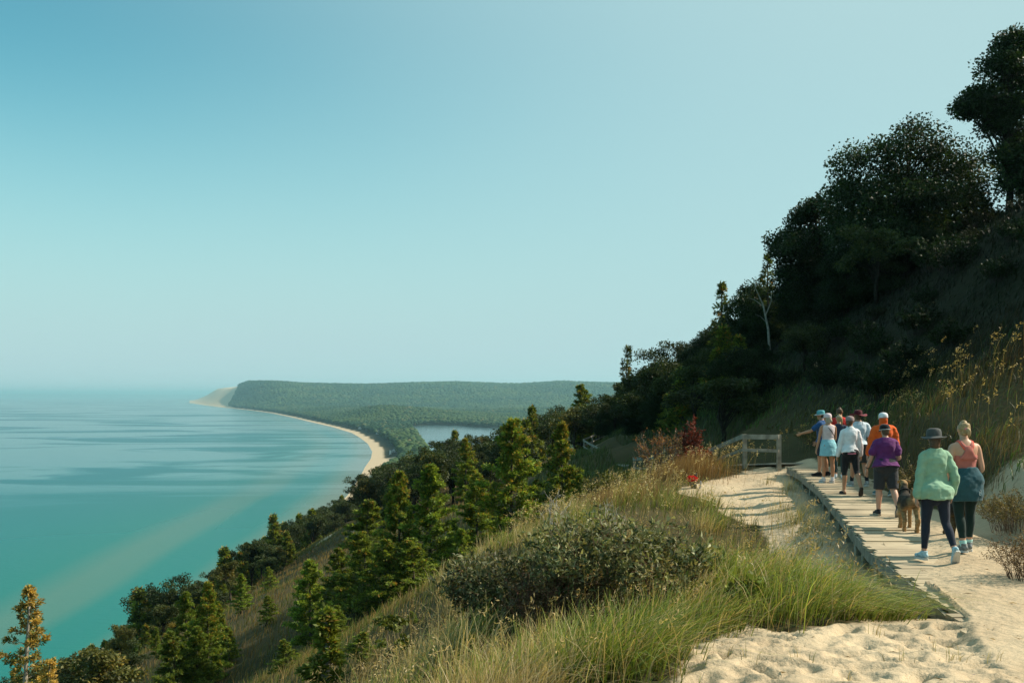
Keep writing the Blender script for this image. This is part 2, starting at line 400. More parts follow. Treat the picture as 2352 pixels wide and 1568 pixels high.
def build_ground():
    ys = np.r_[np.linspace(-6, 4.6, 16), np.exp(np.linspace(math.log(17), math.log(27), 210)) - 12,
               np.exp(np.linspace(math.log(27.1), math.log(62), 220)) - 12, np.exp(np.linspace(math.log(62.5), math.log(16000), 380)) - 12]
    us = np.r_[np.linspace(-.72, -.10, 130), np.linspace(-.096, .48, 330), np.linspace(.485, .9, 60)]
    U, Y = np.meshgrid(us, ys); X = U * (Y + 12)
    Z = ground(X, Y)
    n, m = X.shape
    i, j = np.meshgrid(np.arange(n - 1), np.arange(m - 1), indexing='ij'); a = (i * m + j).ravel()
    Q = np.stack([a, a + 1, a + m + 1, a + m], 1)
    sd = poly_sd(X, Y, shore).ravel()
    keep = (sd[Q].max(1) > -80)
    sand = np.zeros(X.shape)
    nm = Y < 40
    sand[nm] = sand_mask(X[nm], Y[nm])
    # blowouts on the far slope and on the hill foot
    def blob(cx, cy, rx, ry, s): return np.exp(-(((X - cx) / rx) ** 2 + ((Y - cy) / ry) ** 2)) * s
    bo = blob(-19, 122, 3, 14, .60) + blob(-25, 135, 3, 16, .62) + blob(-22, 100, 3, 10, .58) + blob(7.5, 14.5, 1.4, 3, .8) + blob(9.5, 18, 2, 3.5, .38) + blob(6.2, 31, .9, .7, .9) + blob(11, 21, 2.5, 3, .42) + blob(12.5, 26, 2, 2.5, .42)
    sand = np.maximum(sand, sstep(.45, .75, bo * (.5 + .9 * fbm(X / 3., Y / 6., 12))) * .9)
    sdf = sd.reshape(X.shape)
    sand = np.maximum(sand, np.where((Y > 380), 1 - sstep(16, 27, sdf + 9 * (fbm(X / 60., Y / 60., 7) - .5)), 0))
    dune = (X < -2215 - .2188 * (Y - 7630) + 130) & (Y > 7300) & (sdf > -60)
    sand = np.maximum(sand, dune * 1.0)
    lot = poly_sd(X, Y, [on_plane(p, q, -97.5)[:2] for p, q in ((872,1052),(896,1048),(912,1046),(925,1052),(915,1075),(860,1085))])
    sand = np.maximum(sand, sstep(-10, 10, lot))
    me = mk_mesh('ground', np.stack([X, Y, Z], -1).reshape(-1, 3), Q[keep], (ground_material(),), {'sand': sand.ravel(), 'shade_and_dark_turf': (sstep(9.5, 13, X + 1.5 * (fbm(X / 3., Y / 3., 91) - .5) - 2.5 * sstep(26, 14, Y)) * sstep(13, 22, Y - .5 * (X - 9)) * (Y < 170) * .93 + .8 * sstep(700, 1400, Y) * (1 - np.clip(sand * 1.6, 0, 1))).ravel()}, smooth=True)  # near slope darkened to carry its shade; far coast given dark green turf
    return tag(link('ground', me), 'pale sand and grassy turf of the bluff and the wooded coast', 'ground', kind='structure')

def ground_material():
    m, nt, N, L = newmat('sand_and_turf')
    out = nd(nt, 'ShaderNodeOutputMaterial'); b = nd(nt, 'ShaderNodeBsdfPrincipled', i_Roughness=.95)
    b.inputs['Specular IOR Level'].default_value = .1
    g = nd(nt, 'ShaderNodeNewGeometry'); a = nd(nt, 'ShaderNodeAttribute', attribute_name='sand')
    n1 = nd(nt, 'ShaderNodeTexNoise', i_Scale=.9, i_Detail=8.); n2 = nd(nt, 'ShaderNodeTexNoise', i_Scale=14., i_Detail=6.)
    n3 = nd(nt, 'ShaderNodeTexNoise', i_Scale=.12, i_Detail=7.); n4 = nd(nt, 'ShaderNodeTexNoise', i_Scale=120., i_Detail=3.)
    for q in (n1, n2, n3, n4): L.new(g.outputs['Position'], q.inputs['Vector'])
    rs = nd(nt, 'ShaderNodeValToRGB'); rs.color_ramp.elements[0].position = .3; rs.color_ramp.elements[1].position = .72
    rs.color_ramp.elements[0].color = (.45, .345, .225, 1); rs.color_ramp.elements[1].color = (.57, .455, .305, 1)
    L.new(n1.outputs['Fac'], rs.inputs['Fac'])
    # scattered bits of straw and dark grains
    fa = nd(nt, 'ShaderNodeAttribute', attribute_name='far'); pale = nd(nt, 'ShaderNodeMix', data_type='RGBA'); mpS = nd(nt, 'ShaderNodeMapping'); mpS.inputs['Rotation'].default_value = (0, 0, .35); mpS.inputs['Scale'].default_value = (.0035, .022, 1); L.new(g.outputs['Position'], mpS.inputs['Vector'])
    nS = nd(nt, 'ShaderNodeTexNoise', i_Scale=1., i_Detail=5., i_Roughness=.6); L.new(mpS.outputs[0], nS.inputs['Vector'])
    rS = nd(nt, 'ShaderNodeValToRGB'); rS.color_ramp.elements[0].position = .38; rS.color_ramp.elements[0].color = (.58, .56, .50, 1); rS.color_ramp.elements[1].position = .56; rS.color_ramp.elements[1].color = (.86, .83, .78, 1)
    L.new(nS.outputs['Fac'], rS.inputs['Fac']); L.new(rS.outputs['Color'], pale.inputs[7])
    L.new(fa.outputs['Fac'], pale.inputs[0]); L.new(rs.outputs['Color'], pale.inputs[6])
    gr = nd(nt, 'ShaderNodeMix', data_type='RGBA', blend_type='MULTIPLY'); gr.inputs[0].default_value = .55
    rg = nd(nt, 'ShaderNodeValToRGB'); rg.color_ramp.elements[0].position = .32; rg.color_ramp.elements[0].color = (.55, .47, .36, 1)
    rg.color_ramp.elements[1].position = .5; rg.color_ramp.elements[1].color = (1, 1, 1, 1)
    L.new(n4.outputs['Fac'], rg.inputs['Fac']); L.new(pale.outputs[2], gr.inputs[6]); L.new(rg.outputs['Color'], gr.inputs[7])
    rv = nd(nt, 'ShaderNodeValToRGB'); e = rv.color_ramp.elements
    e[0].position = .3; e[0].color = (.045, .050, .018, 1); e[1].position = .72; e[1].color = (.19, .135, .06, 1)
    k = rv.color_ramp.elements.new(.5); k.color = (.10, .085, .034, 1)
    L.new(n3.outputs['Fac'], rv.inputs['Fac'])
    mv = nd(nt, 'ShaderNodeMix', data_type='RGBA', blend_type='MULTIPLY'); mv.inputs[0].default_value = .75
    L.new(rv.outputs['Color'], mv.inputs[6]); L.new(n2.outputs['Color'], mv.inputs[7])
    ad = nd(nt, 'ShaderNodeMath', operation='ADD'); mm = nd(nt, 'ShaderNodeMath', operation='MULTIPLY_ADD')
    mm.inputs[1].default_value = .5; mm.inputs[2].default_value = -.25
    L.new(n2.outputs['Fac'], mm.inputs[0]); L.new(a.outputs['Fac'], ad.inputs[0]); L.new(mm.outputs[0], ad.inputs[1])
    sr = nd(nt, 'ShaderNodeMapRange', interpolation_type='SMOOTHSTEP'); sr.inputs['From Min'].default_value = .3; sr.inputs['From Max'].default_value = .7
    L.new(ad.outputs[0], sr.inputs['Value'])
    mix = nd(nt, 'ShaderNodeMix', data_type='RGBA'); L.new(sr.outputs[0], mix.inputs[0])
    L.new(mv.outputs[2], mix.inputs[6]); L.new(gr.outputs[2], mix.inputs[7])
    hm = nd(nt, 'ShaderNodeAttribute', attribute_name='shade_and_dark_turf'); dk = nd(nt, 'ShaderNodeMix', data_type='RGBA'); dk.inputs[7].default_value = (.013, .016, .007, 1)  # near-black tone: painted slope shade, plus dark turf on the far coast
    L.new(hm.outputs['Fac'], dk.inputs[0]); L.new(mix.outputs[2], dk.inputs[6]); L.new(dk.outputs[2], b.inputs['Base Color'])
    bp = nd(nt, 'ShaderNodeBump', i_Strength=.9, i_Distance=.06); bp2 = nd(nt, 'ShaderNodeBump', i_Strength=.35, i_Distance=.01)
    n5 = nd(nt, 'ShaderNodeTexNoise', i_Scale=7., i_Detail=5.); L.new(g.outputs['Position'], n5.inputs['Vector'])
    L.new(n5.outputs['Fac'], bp.inputs['Height']); L.new(n4.outputs['Fac'], bp2.inputs['Height'])
    L.new(bp.outputs['Normal'], bp2.inputs['Normal']); L.new(bp2.outputs['Normal'], b.inputs['Normal'])
    L.new(b.outputs['BSDF'], out.inputs['Surface'])
    return m

# ------------------------------------------------------------------ water
def water_material(name, pondy=False):
    m, nt, N, L = newmat(name)
    out = nd(nt, 'ShaderNodeOutputMaterial'); b = nd(nt, 'ShaderNodeBsdfDiffuse'); gl = nd(nt, 'ShaderNodeBsdfGlossy', i_Roughness=.14); fr = nd(nt, 'ShaderNodeFresnel', i_IOR=1.33)
    g = nd(nt, 'ShaderNodeNewGeometry')
    mp = nd(nt, 'ShaderNodeMapping'); mp.inputs['Scale'].default_value = (.0015, .0034, 1); L.new(g.outputs['Position'], mp.inputs['Vector'])
    pn = nd(nt, 'ShaderNodeTexNoise', i_Scale=1., i_Detail=5., i_Roughness=.55); pn.inputs['Distortion'].default_value = 1.1
    L.new(mp.outputs[0], pn.inputs['Vector'])
    pr = nd(nt, 'ShaderNodeMapRange', interpolation_type='SMOOTHSTEP'); pr.inputs['From Min'].default_value = .49; pr.inputs['From Max'].default_value = .60
    L.new(pn.outputs['Fac'], pr.inputs['Value'])
    sy = nd(nt, 'ShaderNodeSeparateXYZ'); L.new(g.outputs['Position'], sy.inputs[0])
    nr = nd(nt, 'ShaderNodeMapRange', interpolation_type='SMOOTHSTEP'); nr.inputs['From Min'].default_value = 550; nr.inputs['From Max'].default_value = 1300; L.new(sy.outputs['Y'], nr.inputs['Value'])
    pm = nd(nt, 'ShaderNodeMix'); pm.inputs[2].default_value = .95; L.new(nr.outputs[0], pm.inputs[0]); L.new(pr.outputs[0], pm.inputs[3]); pr = pm
    if pondy:
        b.inputs['Color'].default_value = (.02, .06, .07, 1)
    else:
        dp = nd(nt, 'ShaderNodeAttribute', attribute_name='depth')     # metres of water over the bottom, 0 at the shore
        rp = nd(nt, 'ShaderNodeValToRGB'); e = rp.color_ramp.elements
        e[0].position = 0; e[0].color = (.18, .18, .12, 1); e[1].position = 1; e[1].color = (.008, .105, .140, 1)
        for p, c in ((.10, (.105, .185, .135, 1)), (.22, (.010, .160, .134, 1)), (.5, (.005, .150, .150, 1))):
            k = e.new(p); k.color = c
        L.new(dp.outputs['Fac'], rp.inputs['Fac'])
        mxn = nd(nt, 'ShaderNodeMix', data_type='RGBA', blend_type='MULTIPLY'); mxn.inputs[7].default_value = (.66, .84, .93, 1)  # ruffled patches darkened in colour for their weaker sky reflection
        pz = nd(nt, 'ShaderNodeMath', operation='MULTIPLY'); L.new(pr.outputs[0], pz.inputs[0]); L.new(nr.outputs[0], pz.inputs[1]); L.new(pz.outputs[0], mxn.inputs[0]); L.new(rp.outputs[0], mxn.inputs[6]); L.new(mxn.outputs[2], b.inputs['Color'])
    sp_ = nd(nt, 'ShaderNodeMapRange'); sp_.inputs['To Min'].default_value = .95 if pondy else 1.0; sp_.inputs['To Max'].default_value = .9 if pondy else .58
    L.new(pr.outputs[0], sp_.inputs['Value']); km = nd(nt, 'ShaderNodeMath', operation='MULTIPLY'); L.new(sp_.outputs[0], km.inputs[0]); L.new(fr.outputs[0], km.inputs[1])
    # wind ruffles: ripples stand steeper in the darker cat's-paws
    wv = nd(nt, 'ShaderNodeMapping'); wv.inputs['Scale'].default_value = (.10, .30, 1); L.new(g.outputs['Position'], wv.inputs['Vector'])
    w1 = nd(nt, 'ShaderNodeTexNoise', i_Scale=1., i_Detail=6., i_Roughness=.62); L.new(wv.outputs[0], w1.inputs['Vector'])
    st = nd(nt, 'ShaderNodeMapRange'); st.inputs['To Min'].default_value = .008 if pondy else .10; st.inputs['To Max'].default_value = .02 if pondy else .58
    L.new(pr.outputs[0], st.inputs['Value'])
    bp = nd(nt, 'ShaderNodeBump', i_Distance=2.4); L.new(st.outputs[0], bp.inputs['Strength']); L.new(w1.outputs['Fac'], bp.inputs['Height'])
    L.new(bp.outputs[0], gl.inputs['Normal'])
    ms = nd(nt, 'ShaderNodeMixShader'); L.new(km.outputs[0], ms.inputs[0]); L.new(b.outputs[0], ms.inputs[1]); L.new(gl.outputs[0], ms.inputs[2]); L.new(ms.outputs[0], out.inputs['Surface'])
    return m

def build_water():
    ys = np.r_[np.linspace(-2000, 100, 6), np.exp(np.linspace(math.log(120), math.log(70000), 260))]
    us = np.r_[np.linspace(-6, -.8, 10), np.linspace(-.75, .3, 330), np.linspace(.4, 6, 10)]
    U, Y = np.meshgrid(us, ys); X = U * (np.maximum(Y, 0) + 300) - 60
    sd = -poly_sd(X, Y, shore)
    s2 = np.maximum(sd, 0)
    # one bar of shallow sand runs along the shore
    wob = 26 * (fbm(X / 260., Y / 420., 41) - .5)
    d = np.interp(s2 + wob * sstep(10, 60, s2), [0, 18, 40, 58, 80, 100, 140, 210, 400, 1500, 4000], [0, .05, .20, .28, .16, .15, .26, .40, .55, .8, 1])
    n, m = X.shape
    i, j = np.meshgrid(np.arange(n - 1), np.arange(m - 1), indexing='ij'); a = (i * m + j).ravel()
    Q = np.stack([a, a + 1, a + m + 1, a + m], 1)
    me = mk_mesh('lake', np.stack([X, Y, np.full(X.shape, LAKE)], -1).reshape(-1, 3), Q, (water_material('lake_water'),), {'depth': d.ravel()})
    tag(link('lake', me), 'turquoise lake with wind ruffles and a pale sandbar', 'lake', kind='structure')
    P = np.array(pond); P3 = np.c_[P, np.full(len(P), PZ)]
    c = P.mean(0); V = np.vstack([P3, [c[0], c[1], PZ]]); k = len(P)
    V[:k, :2] = c + (V[:k, :2] - c) * 1.06
    T = np.array([(i, (i + 1) % k, k) for i in range(k)])
    if np.cross(V[1] - V[0], V[k] - V[0])[2] < 0: T = T[:, ::-1]
    tag(link('pond', mk_mesh('pond', V, T, (water_material('pond_water', True),))), 'small calm inland lake behind the beach woods', 'lake', kind='structure')

def build_haze():
    m, nt, N, L = newmat('haze')
    out = nd(nt, 'ShaderNodeOutputMaterial'); v = nd(nt, 'ShaderNodeVolumePrincipled')
    v.inputs['Color'].default_value = (.50, .89, .98, 1); v.inputs['Density'].default_value = HAZE_D; v.inputs['Anisotropy'].default_value = .25
    L.new(v.outputs[0], out.inputs['Volume'])
    a, b_, c = 90000, 80000, 0
    V = [(x, y, z) for z in (-112, 125) for x, y in ((-a, -6000), (a, -6000), (a, b_), (-a, b_))]
    me = mk_mesh('haze', V, np.array([(3, 2, 1, 0), (4, 5, 6, 7), (0, 1, 5, 4), (1, 2, 6, 5), (2, 3, 7, 6), (3, 0, 4, 7)]), (m,))
    tag(link('haze', me), 'thin pale summer haze over the lake and hills', 'haze', kind='stuff')
HAZE_D = 5.8e-5
# ------------------------------------------------------------------ foliage builders
def unit(v): return v / (np.linalg.norm(v, axis=-1, keepdims=True) + 1e-9)

def leaf_quads(C, D, ln, wd, col, r, bend=.0, flat=None):
    """diamond leaves: centre, pointing direction, length, width, colour per leaf"""
    n = len(C); D = unit(D)
    ref = r.normal(size=(n, 3)) if flat is None else flat + r.normal(size=(n, 3)) * .35
    W = unit(np.cross(D, ref)); U = np.cross(W, D)
    ln = np.broadcast_to(ln, (n,))[:, None]; wd = np.broadcast_to(wd, (n,))[:, None]
    V = np.empty((n, 4, 3)); s = .5 + .15 * r.random((n, 1))
    V[:, 0] = C - D * ln * .5; V[:, 1] = C + W * wd * .5 + D * ln * (s - .55) + U * ln * bend
    V[:, 2] = C + D * ln * .5 - U * ln * bend * .5; V[:, 3] = C - W * wd * .5 + D * ln * (s - .55) + U * ln * bend
    return V.reshape(-1, 3), np.arange(n * 4).reshape(n, 4), np.repeat(col, 4, 0)

def cols(n, a, b, r, jit=.18):
    t = r.random((n, 1)); c = np.array(a) * (1 - t) + np.array(b) * t
    return np.clip(c * (1 + jit * r.normal(size=(n, 1))), .003, .95)

class Fol:
    def __init__(s): s.V = []; s.Q = []; s.C = []; s.n = 0
    def add(s, V, Q, C):
        s.V.append(V); s.Q.append(Q + s.n); s.C.append(C); s.n += len(V)
    def mesh(s, name, mat): return mk_mesh(name, np.vstack(s.V), np.vstack(s.Q), (mat,), {'tint': np.vstack(s.C)})

def make_cedar(seed, H, R, green, green2, gold=.25, goldc=(.33, .20, .045), nb=70, sprays=15, thin=1.0, dens=1.0, low=.06, leafs=1.0, bark=None, lean=0.0):
    """upright conifer with flat drooping sprays; returns (crown mesh, trunk mesh)"""
    r = np.random.default_rng(seed); f = Fol(); mb = MB()
    kx, ky = r.normal(size=2) * .03 * H
    tp = lambda t: np.array([kx * sin(t * 2.2) + lean * t * H, ky * sin(t * 3), t * H])
    mb.tube([tp(t) for t in np.linspace(-.03, .985, 9)], np.linspace(.018, .002, 9) * H + .006, 7)
    CC = []; DD = []; HT = []
    gaps = r.random(9)
    for i in range(nb):
        t = low + (1 - low) * ((i + r.random()) / nb) ** .92
        az = i * 2.399 + r.normal() * .5
        prof = (1 - t) ** .75 * (.55 + .45 * min(1, (t - low) / .16 + .35))
        L = R * prof * (.55 + .6 * r.random()) * (1 - .45 * (gaps[int(az / .7) % 9] > .72)) + .05 * R
        d0 = np.array([cos(az), sin(az), .25 + .55 * t + .2 * r.normal()]); d0 /= np.linalg.norm(d0)
        b = tp(t); q = [b + d0 * L * s + np.array([0, 0, -.18 * L * s * s]) for s in (0, .35, .7, 1)]
        mb.tube(q, np.array([1, .7, .45, .15]) * (.0035 * H * (1 - t) + .004), 4, False)
        ns = max(3, int(sprays * dens * (L / R + .15) * (1.5 if thin >= 1 else 1.1)))
        for k in range(ns):
            s = .18 + .85 * r.random() ** .75
            p = b + d0 * L * s + np.array([0, 0, -.18 * L * s * s])
            side = np.array([-sin(az), cos(az), 0]) * r.normal() * .8
            dd = d0 * .8 + side + np.array([0, 0, .35 * r.normal() - .15])
            CC.append(p + unit(side + .01) * .10 * L * r.random()); DD.append(dd); HT.append((t, s))
    top = tp(1.0)
    for k in range(10):
        CC.append(top - np.array([0, 0, .07 * H * r.random()]) + r.normal(size=3) * .008 * H); DD.append(np.array([r.normal() * .4, r.normal() * .4, 1.2])); HT.append((1, 1))
    CC = np.array(CC); DD = unit(np.array(DD)); HT = np.array(HT); n = len(CC)
    sp = (.055 * H ** .45 * 1.6) * leafs
    isg = r.random(n) < gold * (.25 + 1.5 * HT[:, 0] ** 1.5) * (.3 + HT[:, 1])
    shade = .55 + .75 * r.random((n, 1))
    base = np.where(isg[:, None], cols(n, goldc, np.array(goldc) * .6, r), cols(n, green, green2, r)) * shade
    pl = unit(np.cross(DD, r.normal(size=(n, 3)) * .5 + [0, 0, .4]))
    for k in range(7):
        a = (k - 3) * .36
        up = np.cross(pl, DD)
        d = unit(DD * cos(a) + pl * sin(a) + r.normal(size=(n, 3)) * .18)
        c = CC + d * sp * (.55 + .5 * r.random((n, 1))) + r.normal(size=(n, 3)) * sp * .22
        tintv = base * (.75 + .5 * r.random((n, 1)))
        f.add(*leaf_quads(c, d, sp * (.9 + .5 * r.random(n)), sp * (.30 + .2 * r.random(n)), tintv, r, .08, flat=up))
    return f.mesh('crown', M_cedar), mb.mesh('trunk', bark or M_bark, True)

def make_broadleaf(seed, H, Wd, green, green2, nl=60, per=150, ls=.15, base=.22, gold=.0, goldc=(.22, .17, .03), squash=.95, open_=.0, trunkr=.02, bark=None, lobes=None):
    """spreading tree: trunk, limbs, and leaves gathered in clumps round the limb ends"""
    r = np.random.default_rng(seed); f = Fol(); mb = MB()
    if lobes is None:
        lobes = [(r.normal() * .16 * Wd, r.normal() * .16 * Wd, H * (.45 + .38 * r.random()), Wd * (.2 + .13 * r.random())) for _ in range(7)]
        lobes += [(0, 0, H * .80, Wd * .24)]
    mb.tube([(0, 0, -.3), (.02 * Wd * r.normal(), .02 * Wd * r.normal(), H * .18), (.04 * Wd * r.normal(), .03 * Wd * r.normal(), H * .38), (0, 0, H * .68)], np.array([1.25, .95, .7, .25]) * trunkr * H, 8)
    P = []; 
    for i in range(nl):
        lb = lobes[i % len(lobes)]; d = unit(r.normal(size=3)); d[2] = abs(d[2]) * .9 - .25
        q = np.array(lb[:3]) + d * lb[3] * (.55 + .5 * r.random()) * np.array([1, 1, squash])
        q[2] = min(max(q[2], H * base * .8), H * .96); P.append(q)
    P = np.array(P)
    for i, q in enumerate(P):
        if i % 2 == 0:
            s = H * (.16 + .4 * r.random()); s = min(s, q[2] * .85)
            a = np.array([0, 0, s]); mid = a * .5 + q * .5 + np.array([0, 0, .06 * H])
            mb.tube([a, a * .75 + mid * .3, mid, q], np.array([.42, .3, .18, .05]) * trunkr * H, 5, False)
    ck = .62 + .7 * r.random((len(P), 1))
    n = nl * per; idx = np.repeat(np.arange(nl), per)
    rad = Wd * (.075 + .05 * r.random(nl))[idx][:, None] * (1 - open_ * .3)
    o = r.normal(size=(n, 3)); o = unit(o) * (r.random((n, 1)) ** .45) * rad * np.array([1.15, 1.15, .85])
    C = P[idx] + o + np.array([0, 0, -.15]) * np.linalg.norm(o[:, :2], axis=1, keepdims=True)
    D = unit(o * .7 + r.normal(size=(n, 3)) * .06 * Wd + np.array([0, 0, -.02 * Wd]))
    c = cols(n, green, green2, r) * ck[idx]
    if gold:
        g = (r.random(nl) < gold)[idx]; c[g] = cols(g.sum(), goldc, np.array(goldc) * .7, r)
    f.add(*leaf_quads(C, D, ls * (.7 + .6 * r.random(n)), ls * (.5 + .3 * r.random(n)), c, r, .1))
    return f.mesh('crown', M_leaf), mb.mesh('trunk', bark or M_bark, True)

def make_shrub(seed, H, Wx, Wy, ca, cb, stems=60, per=40, ll=.06, lw=.022, upright=.4, twig=(.12, .07, .05), gold=0, goldc=(.3, .2, .06), bare=0.0, twr=.004, curl=.12, fill=.3):
    """many stems from the ground with leaves set along them"""
    r = np.random.default_rng(seed); f = Fol(); mb = MB(); CC = []; DD = []; ST = []
    for i in range(stems):
        a = r.random() * 2 * pi; q = r.random() ** .5
        bx, by = cos(a) * q * Wx * .5 * .55, sin(a) * q * Wy * .5 * .55
        ex, ey = cos(a) * q * Wx * .5, sin(a) * q * Wy * .5
        h = H * (.48 + .56 * r.random()) * (1 - .4 * q ** 2.5)
        p = np.array([(bx, by, -.06), (bx * .8 + ex * .2 + r.normal() * .03, by * .8 + ey * .2, h * .35), (bx * .4 + ex * .6 + r.normal() * .04, by * .4 + ey * .6 + r.normal() * .04, h * .75), (ex + r.normal() * .05, ey + r.normal() * .05, h)])
        mb.tube(p, np.array([1.3, 1, .7, .3]) * twr, 4, False)
        for _ in range(3):
            t = .4 + .5 * r.random(); s = p[1] * (1 - t) + p[3] * t
            e = s + unit(r.normal(size=3) * [1, 1, .5] + [0, 0, .6]) * H * (.12 + .16 * r.random())
            mb.tube([s, (s + e) / 2 + r.normal(size=3) * .01, e], np.array([.7, .5, .25]) * twr, 3, False)
            if r.random() < bare: continue
            k = max(3, per // 5); u = r.random((k, 1)); CC.append(s * (1 - u) + e * u); DD.append(unit(e - s) + r.normal(size=(k, 3)) * .55); ST.append(np.full(k, i))
        if r.random() < bare: continue
        k = per; u = fill + (1.02 - fill) * r.random(k) ** .7
        seg = np.stack([np.interp(u, [0, .4, .78, 1.02], p[:, j]) for j in range(3)], 1)
        CC.append(seg + r.normal(size=(k, 3)) * .02); DD.append(r.normal(size=(k, 3)) * .7 + [0, 0, upright] + np.array([cos(a), sin(a), 0]) * .3); ST.append(np.full(k, i))
    CC = np.vstack(CC); DD = unit(np.vstack(DD)); ST = np.concatenate(ST); n = len(CC)
    ck = .6 + .8 * r.random((stems, 1)); c = cols(n, ca, cb, r) * ck[ST]
    if gold: g = r.random(n) < gold; c[g] = cols(g.sum(), goldc, np.array(goldc) * .6, r)
    f.add(*leaf_quads(CC + DD * ll * .4, DD, ll * (.65 + .6 * r.random(n)), lw * (.8 + .4 * r.random(n)), c, r, curl))
    tm = simple('twig', twig, .8, .3, 20)
    return f.mesh('foliage', M_leaf), mb.mesh('stems', tm)

def put(kind, crown, trunk, loc, label, cat, group=None, rz=0, sc=1, names=('crown', 'trunk')):
    t = thing(kind, loc, label, cat, group, rz, sc)
    link(names[0], crown, t); link(names[1], trunk, t)
    return t

# ------------------------------------------------------------------ grass
def blades(P, h, wd, lean, col, r, tipc=None, droop=.35, seg=4, spl=.45):
    """P ground points; tapered strips bending towards a lean direction"""
    n = len(P); h = np.broadcast_to(h, (n,)); wd = np.broadcast_to(wd, (n,))
    az = r.random(n) * 2 * pi
    ld = np.stack([np.cos(az), np.sin(az)], 1) * (.10 + spl * r.random((n, 1)) ** 1.5) + lean * (.5 + r.random((n, 1)))
    fw = r.random(n) * 2 * pi; W = np.stack([np.cos(fw), np.sin(fw), np.zeros(n)], 1)
    ts = np.linspace(0, 1, seg); V = np.empty((n, seg * 2, 3)); C = np.empty((n, seg * 2, 3))
    for i, t in enumerate(ts):
        o = np.zeros((n, 3)); o[:, :2] = ld * (h * (.35 * t + droop * 1.9 * t ** 2.2))[:, None]
        ll = np.linalg.norm(ld, axis=1); o[:, 2] = h * (t - np.minimum(.55, droop * ll * 1.1) * t ** 3) - .03 * (t == 0)
        c = P + o; k = (wd * (1 - .9 * t ** 1.5) * .5)[:, None]
        V[:, 2 * i] = c - W * k; V[:, 2 * i + 1] = c + W * k
        cc = col * (.50 + .80 * t) if tipc is None else col * (1 - t) + tipc * t  # blade feet painted darker, as the shaded gaps between the strands
        C[:, 2 * i] = cc; C[:, 2 * i + 1] = cc
    q = np.array([(2 * i, 2 * i + 1, 2 * i + 3, 2 * i + 2) for i in range(seg - 1)])
    Q = (np.arange(n) * seg * 2)[:, None, None] + q[None]
    return V.reshape(-1, 3), Q.reshape(-1, 4), C.reshape(-1, 3), V[:, -1]

def heads(T, ln, col, r, per=12, lw=.008, drop=.3, lean=(0, 0)):
    """feathery seed heads at the stalk tips"""
    n = len(T); ln = np.broadcast_to(ln, (n,)); idx = np.repeat(np.arange(n), per)
    u = r.random(n * per) - .85
    az = r.random(n) * 2 * pi; ax = unit(np.stack([np.cos(az) * .5 + lean[0], np.sin(az) * .5 + lean[1], np.ones(n) * .7], 1))
    C = T[idx] + ax[idx] * (u * ln[idx])[:, None] + r.normal(size=(n * per, 3)) * (ln[idx] * .10)[:, None] - np.array([0, 0, 1]) * (drop * ln[idx] * np.maximum(u + .3, 0))[:, None]
    D = unit(ax[idx] + r.normal(size=(n * per, 3)) * .6 - [0, 0, drop])
    return leaf_quads(C, D, ln[idx] * (.16 + .12 * r.random(n * per)), lw * (1 + r.random(n * per)), np.repeat(col, per, 0) * (.8 + .4 * r.random((n * per, 1))), r, .05)

def scatter(n, x0, x1, y0, y1, dens, r):
    """random points kept with the probability dens(x, y)"""
    x = x0 + (x1 - x0) * r.random(n); y = y0 + (y1 - y0) * r.random(n)
    k = r.random(n) < dens(x, y); return x[k], y[k]
# ------------------------------------------------------------------ build the setting
build_ground(); build_water(); build_haze()

def gz(x, y): return float(ground(np.array([float(x)]), np.array([float(y)]))[0])

# wooded coast beyond the village: one mass of crowns
ICO_V = []
_g = (1 + 5 ** .5) / 2
for a, b in ((1, _g), (-1, _g), (1, -_g), (-1, -_g)): ICO_V += [(0, a, b), (a, b, 0), (b, 0, a)]
ICO_V = unit(np.array(ICO_V, float))
def _hull(V):
    F_ = []
    n = len(V)
    for i in range(n):
        for j in range(i + 1, n):
            for k in range(j + 1, n):
                nn = np.cross(V[j] - V[i], V[k] - V[i]); d = nn @ V[i]
                s = V @ nn - d
                if (s <= 1e-6).all(): F_.append((i, j, k))
                elif (s >= -1e-6).all(): F_.append((i, k, j))
    return np.array(F_)
ICO_F = _hull(ICO_V)

def crowns(x, y, z, rad, col, r):
    n = len(x)
    V = ICO_V[None] * (1 + .22 * r.normal(size=(n, 12, 1))) * rad[:, None, None] * np.array([1, 1, .72])
    a = r.random(n) * 2 * pi; c, s = np.cos(a)[:, None], np.sin(a)[:, None]
    V = np.stack([V[..., 0] * c - V[..., 1] * s, V[..., 0] * s + V[..., 1] * c, V[..., 2]], -1)
    V = V + np.stack([x, y, z], 1)[:, None]
    f = (np.arange(n) * 12)[:, None, None] + ICO_F[None]
    cc = col[:, None] * (.92 + .16 * r.random((n, 12, 1)))
    return V.reshape(-1, 3), f.reshape(-1, 3), cc.reshape(-1, 3)

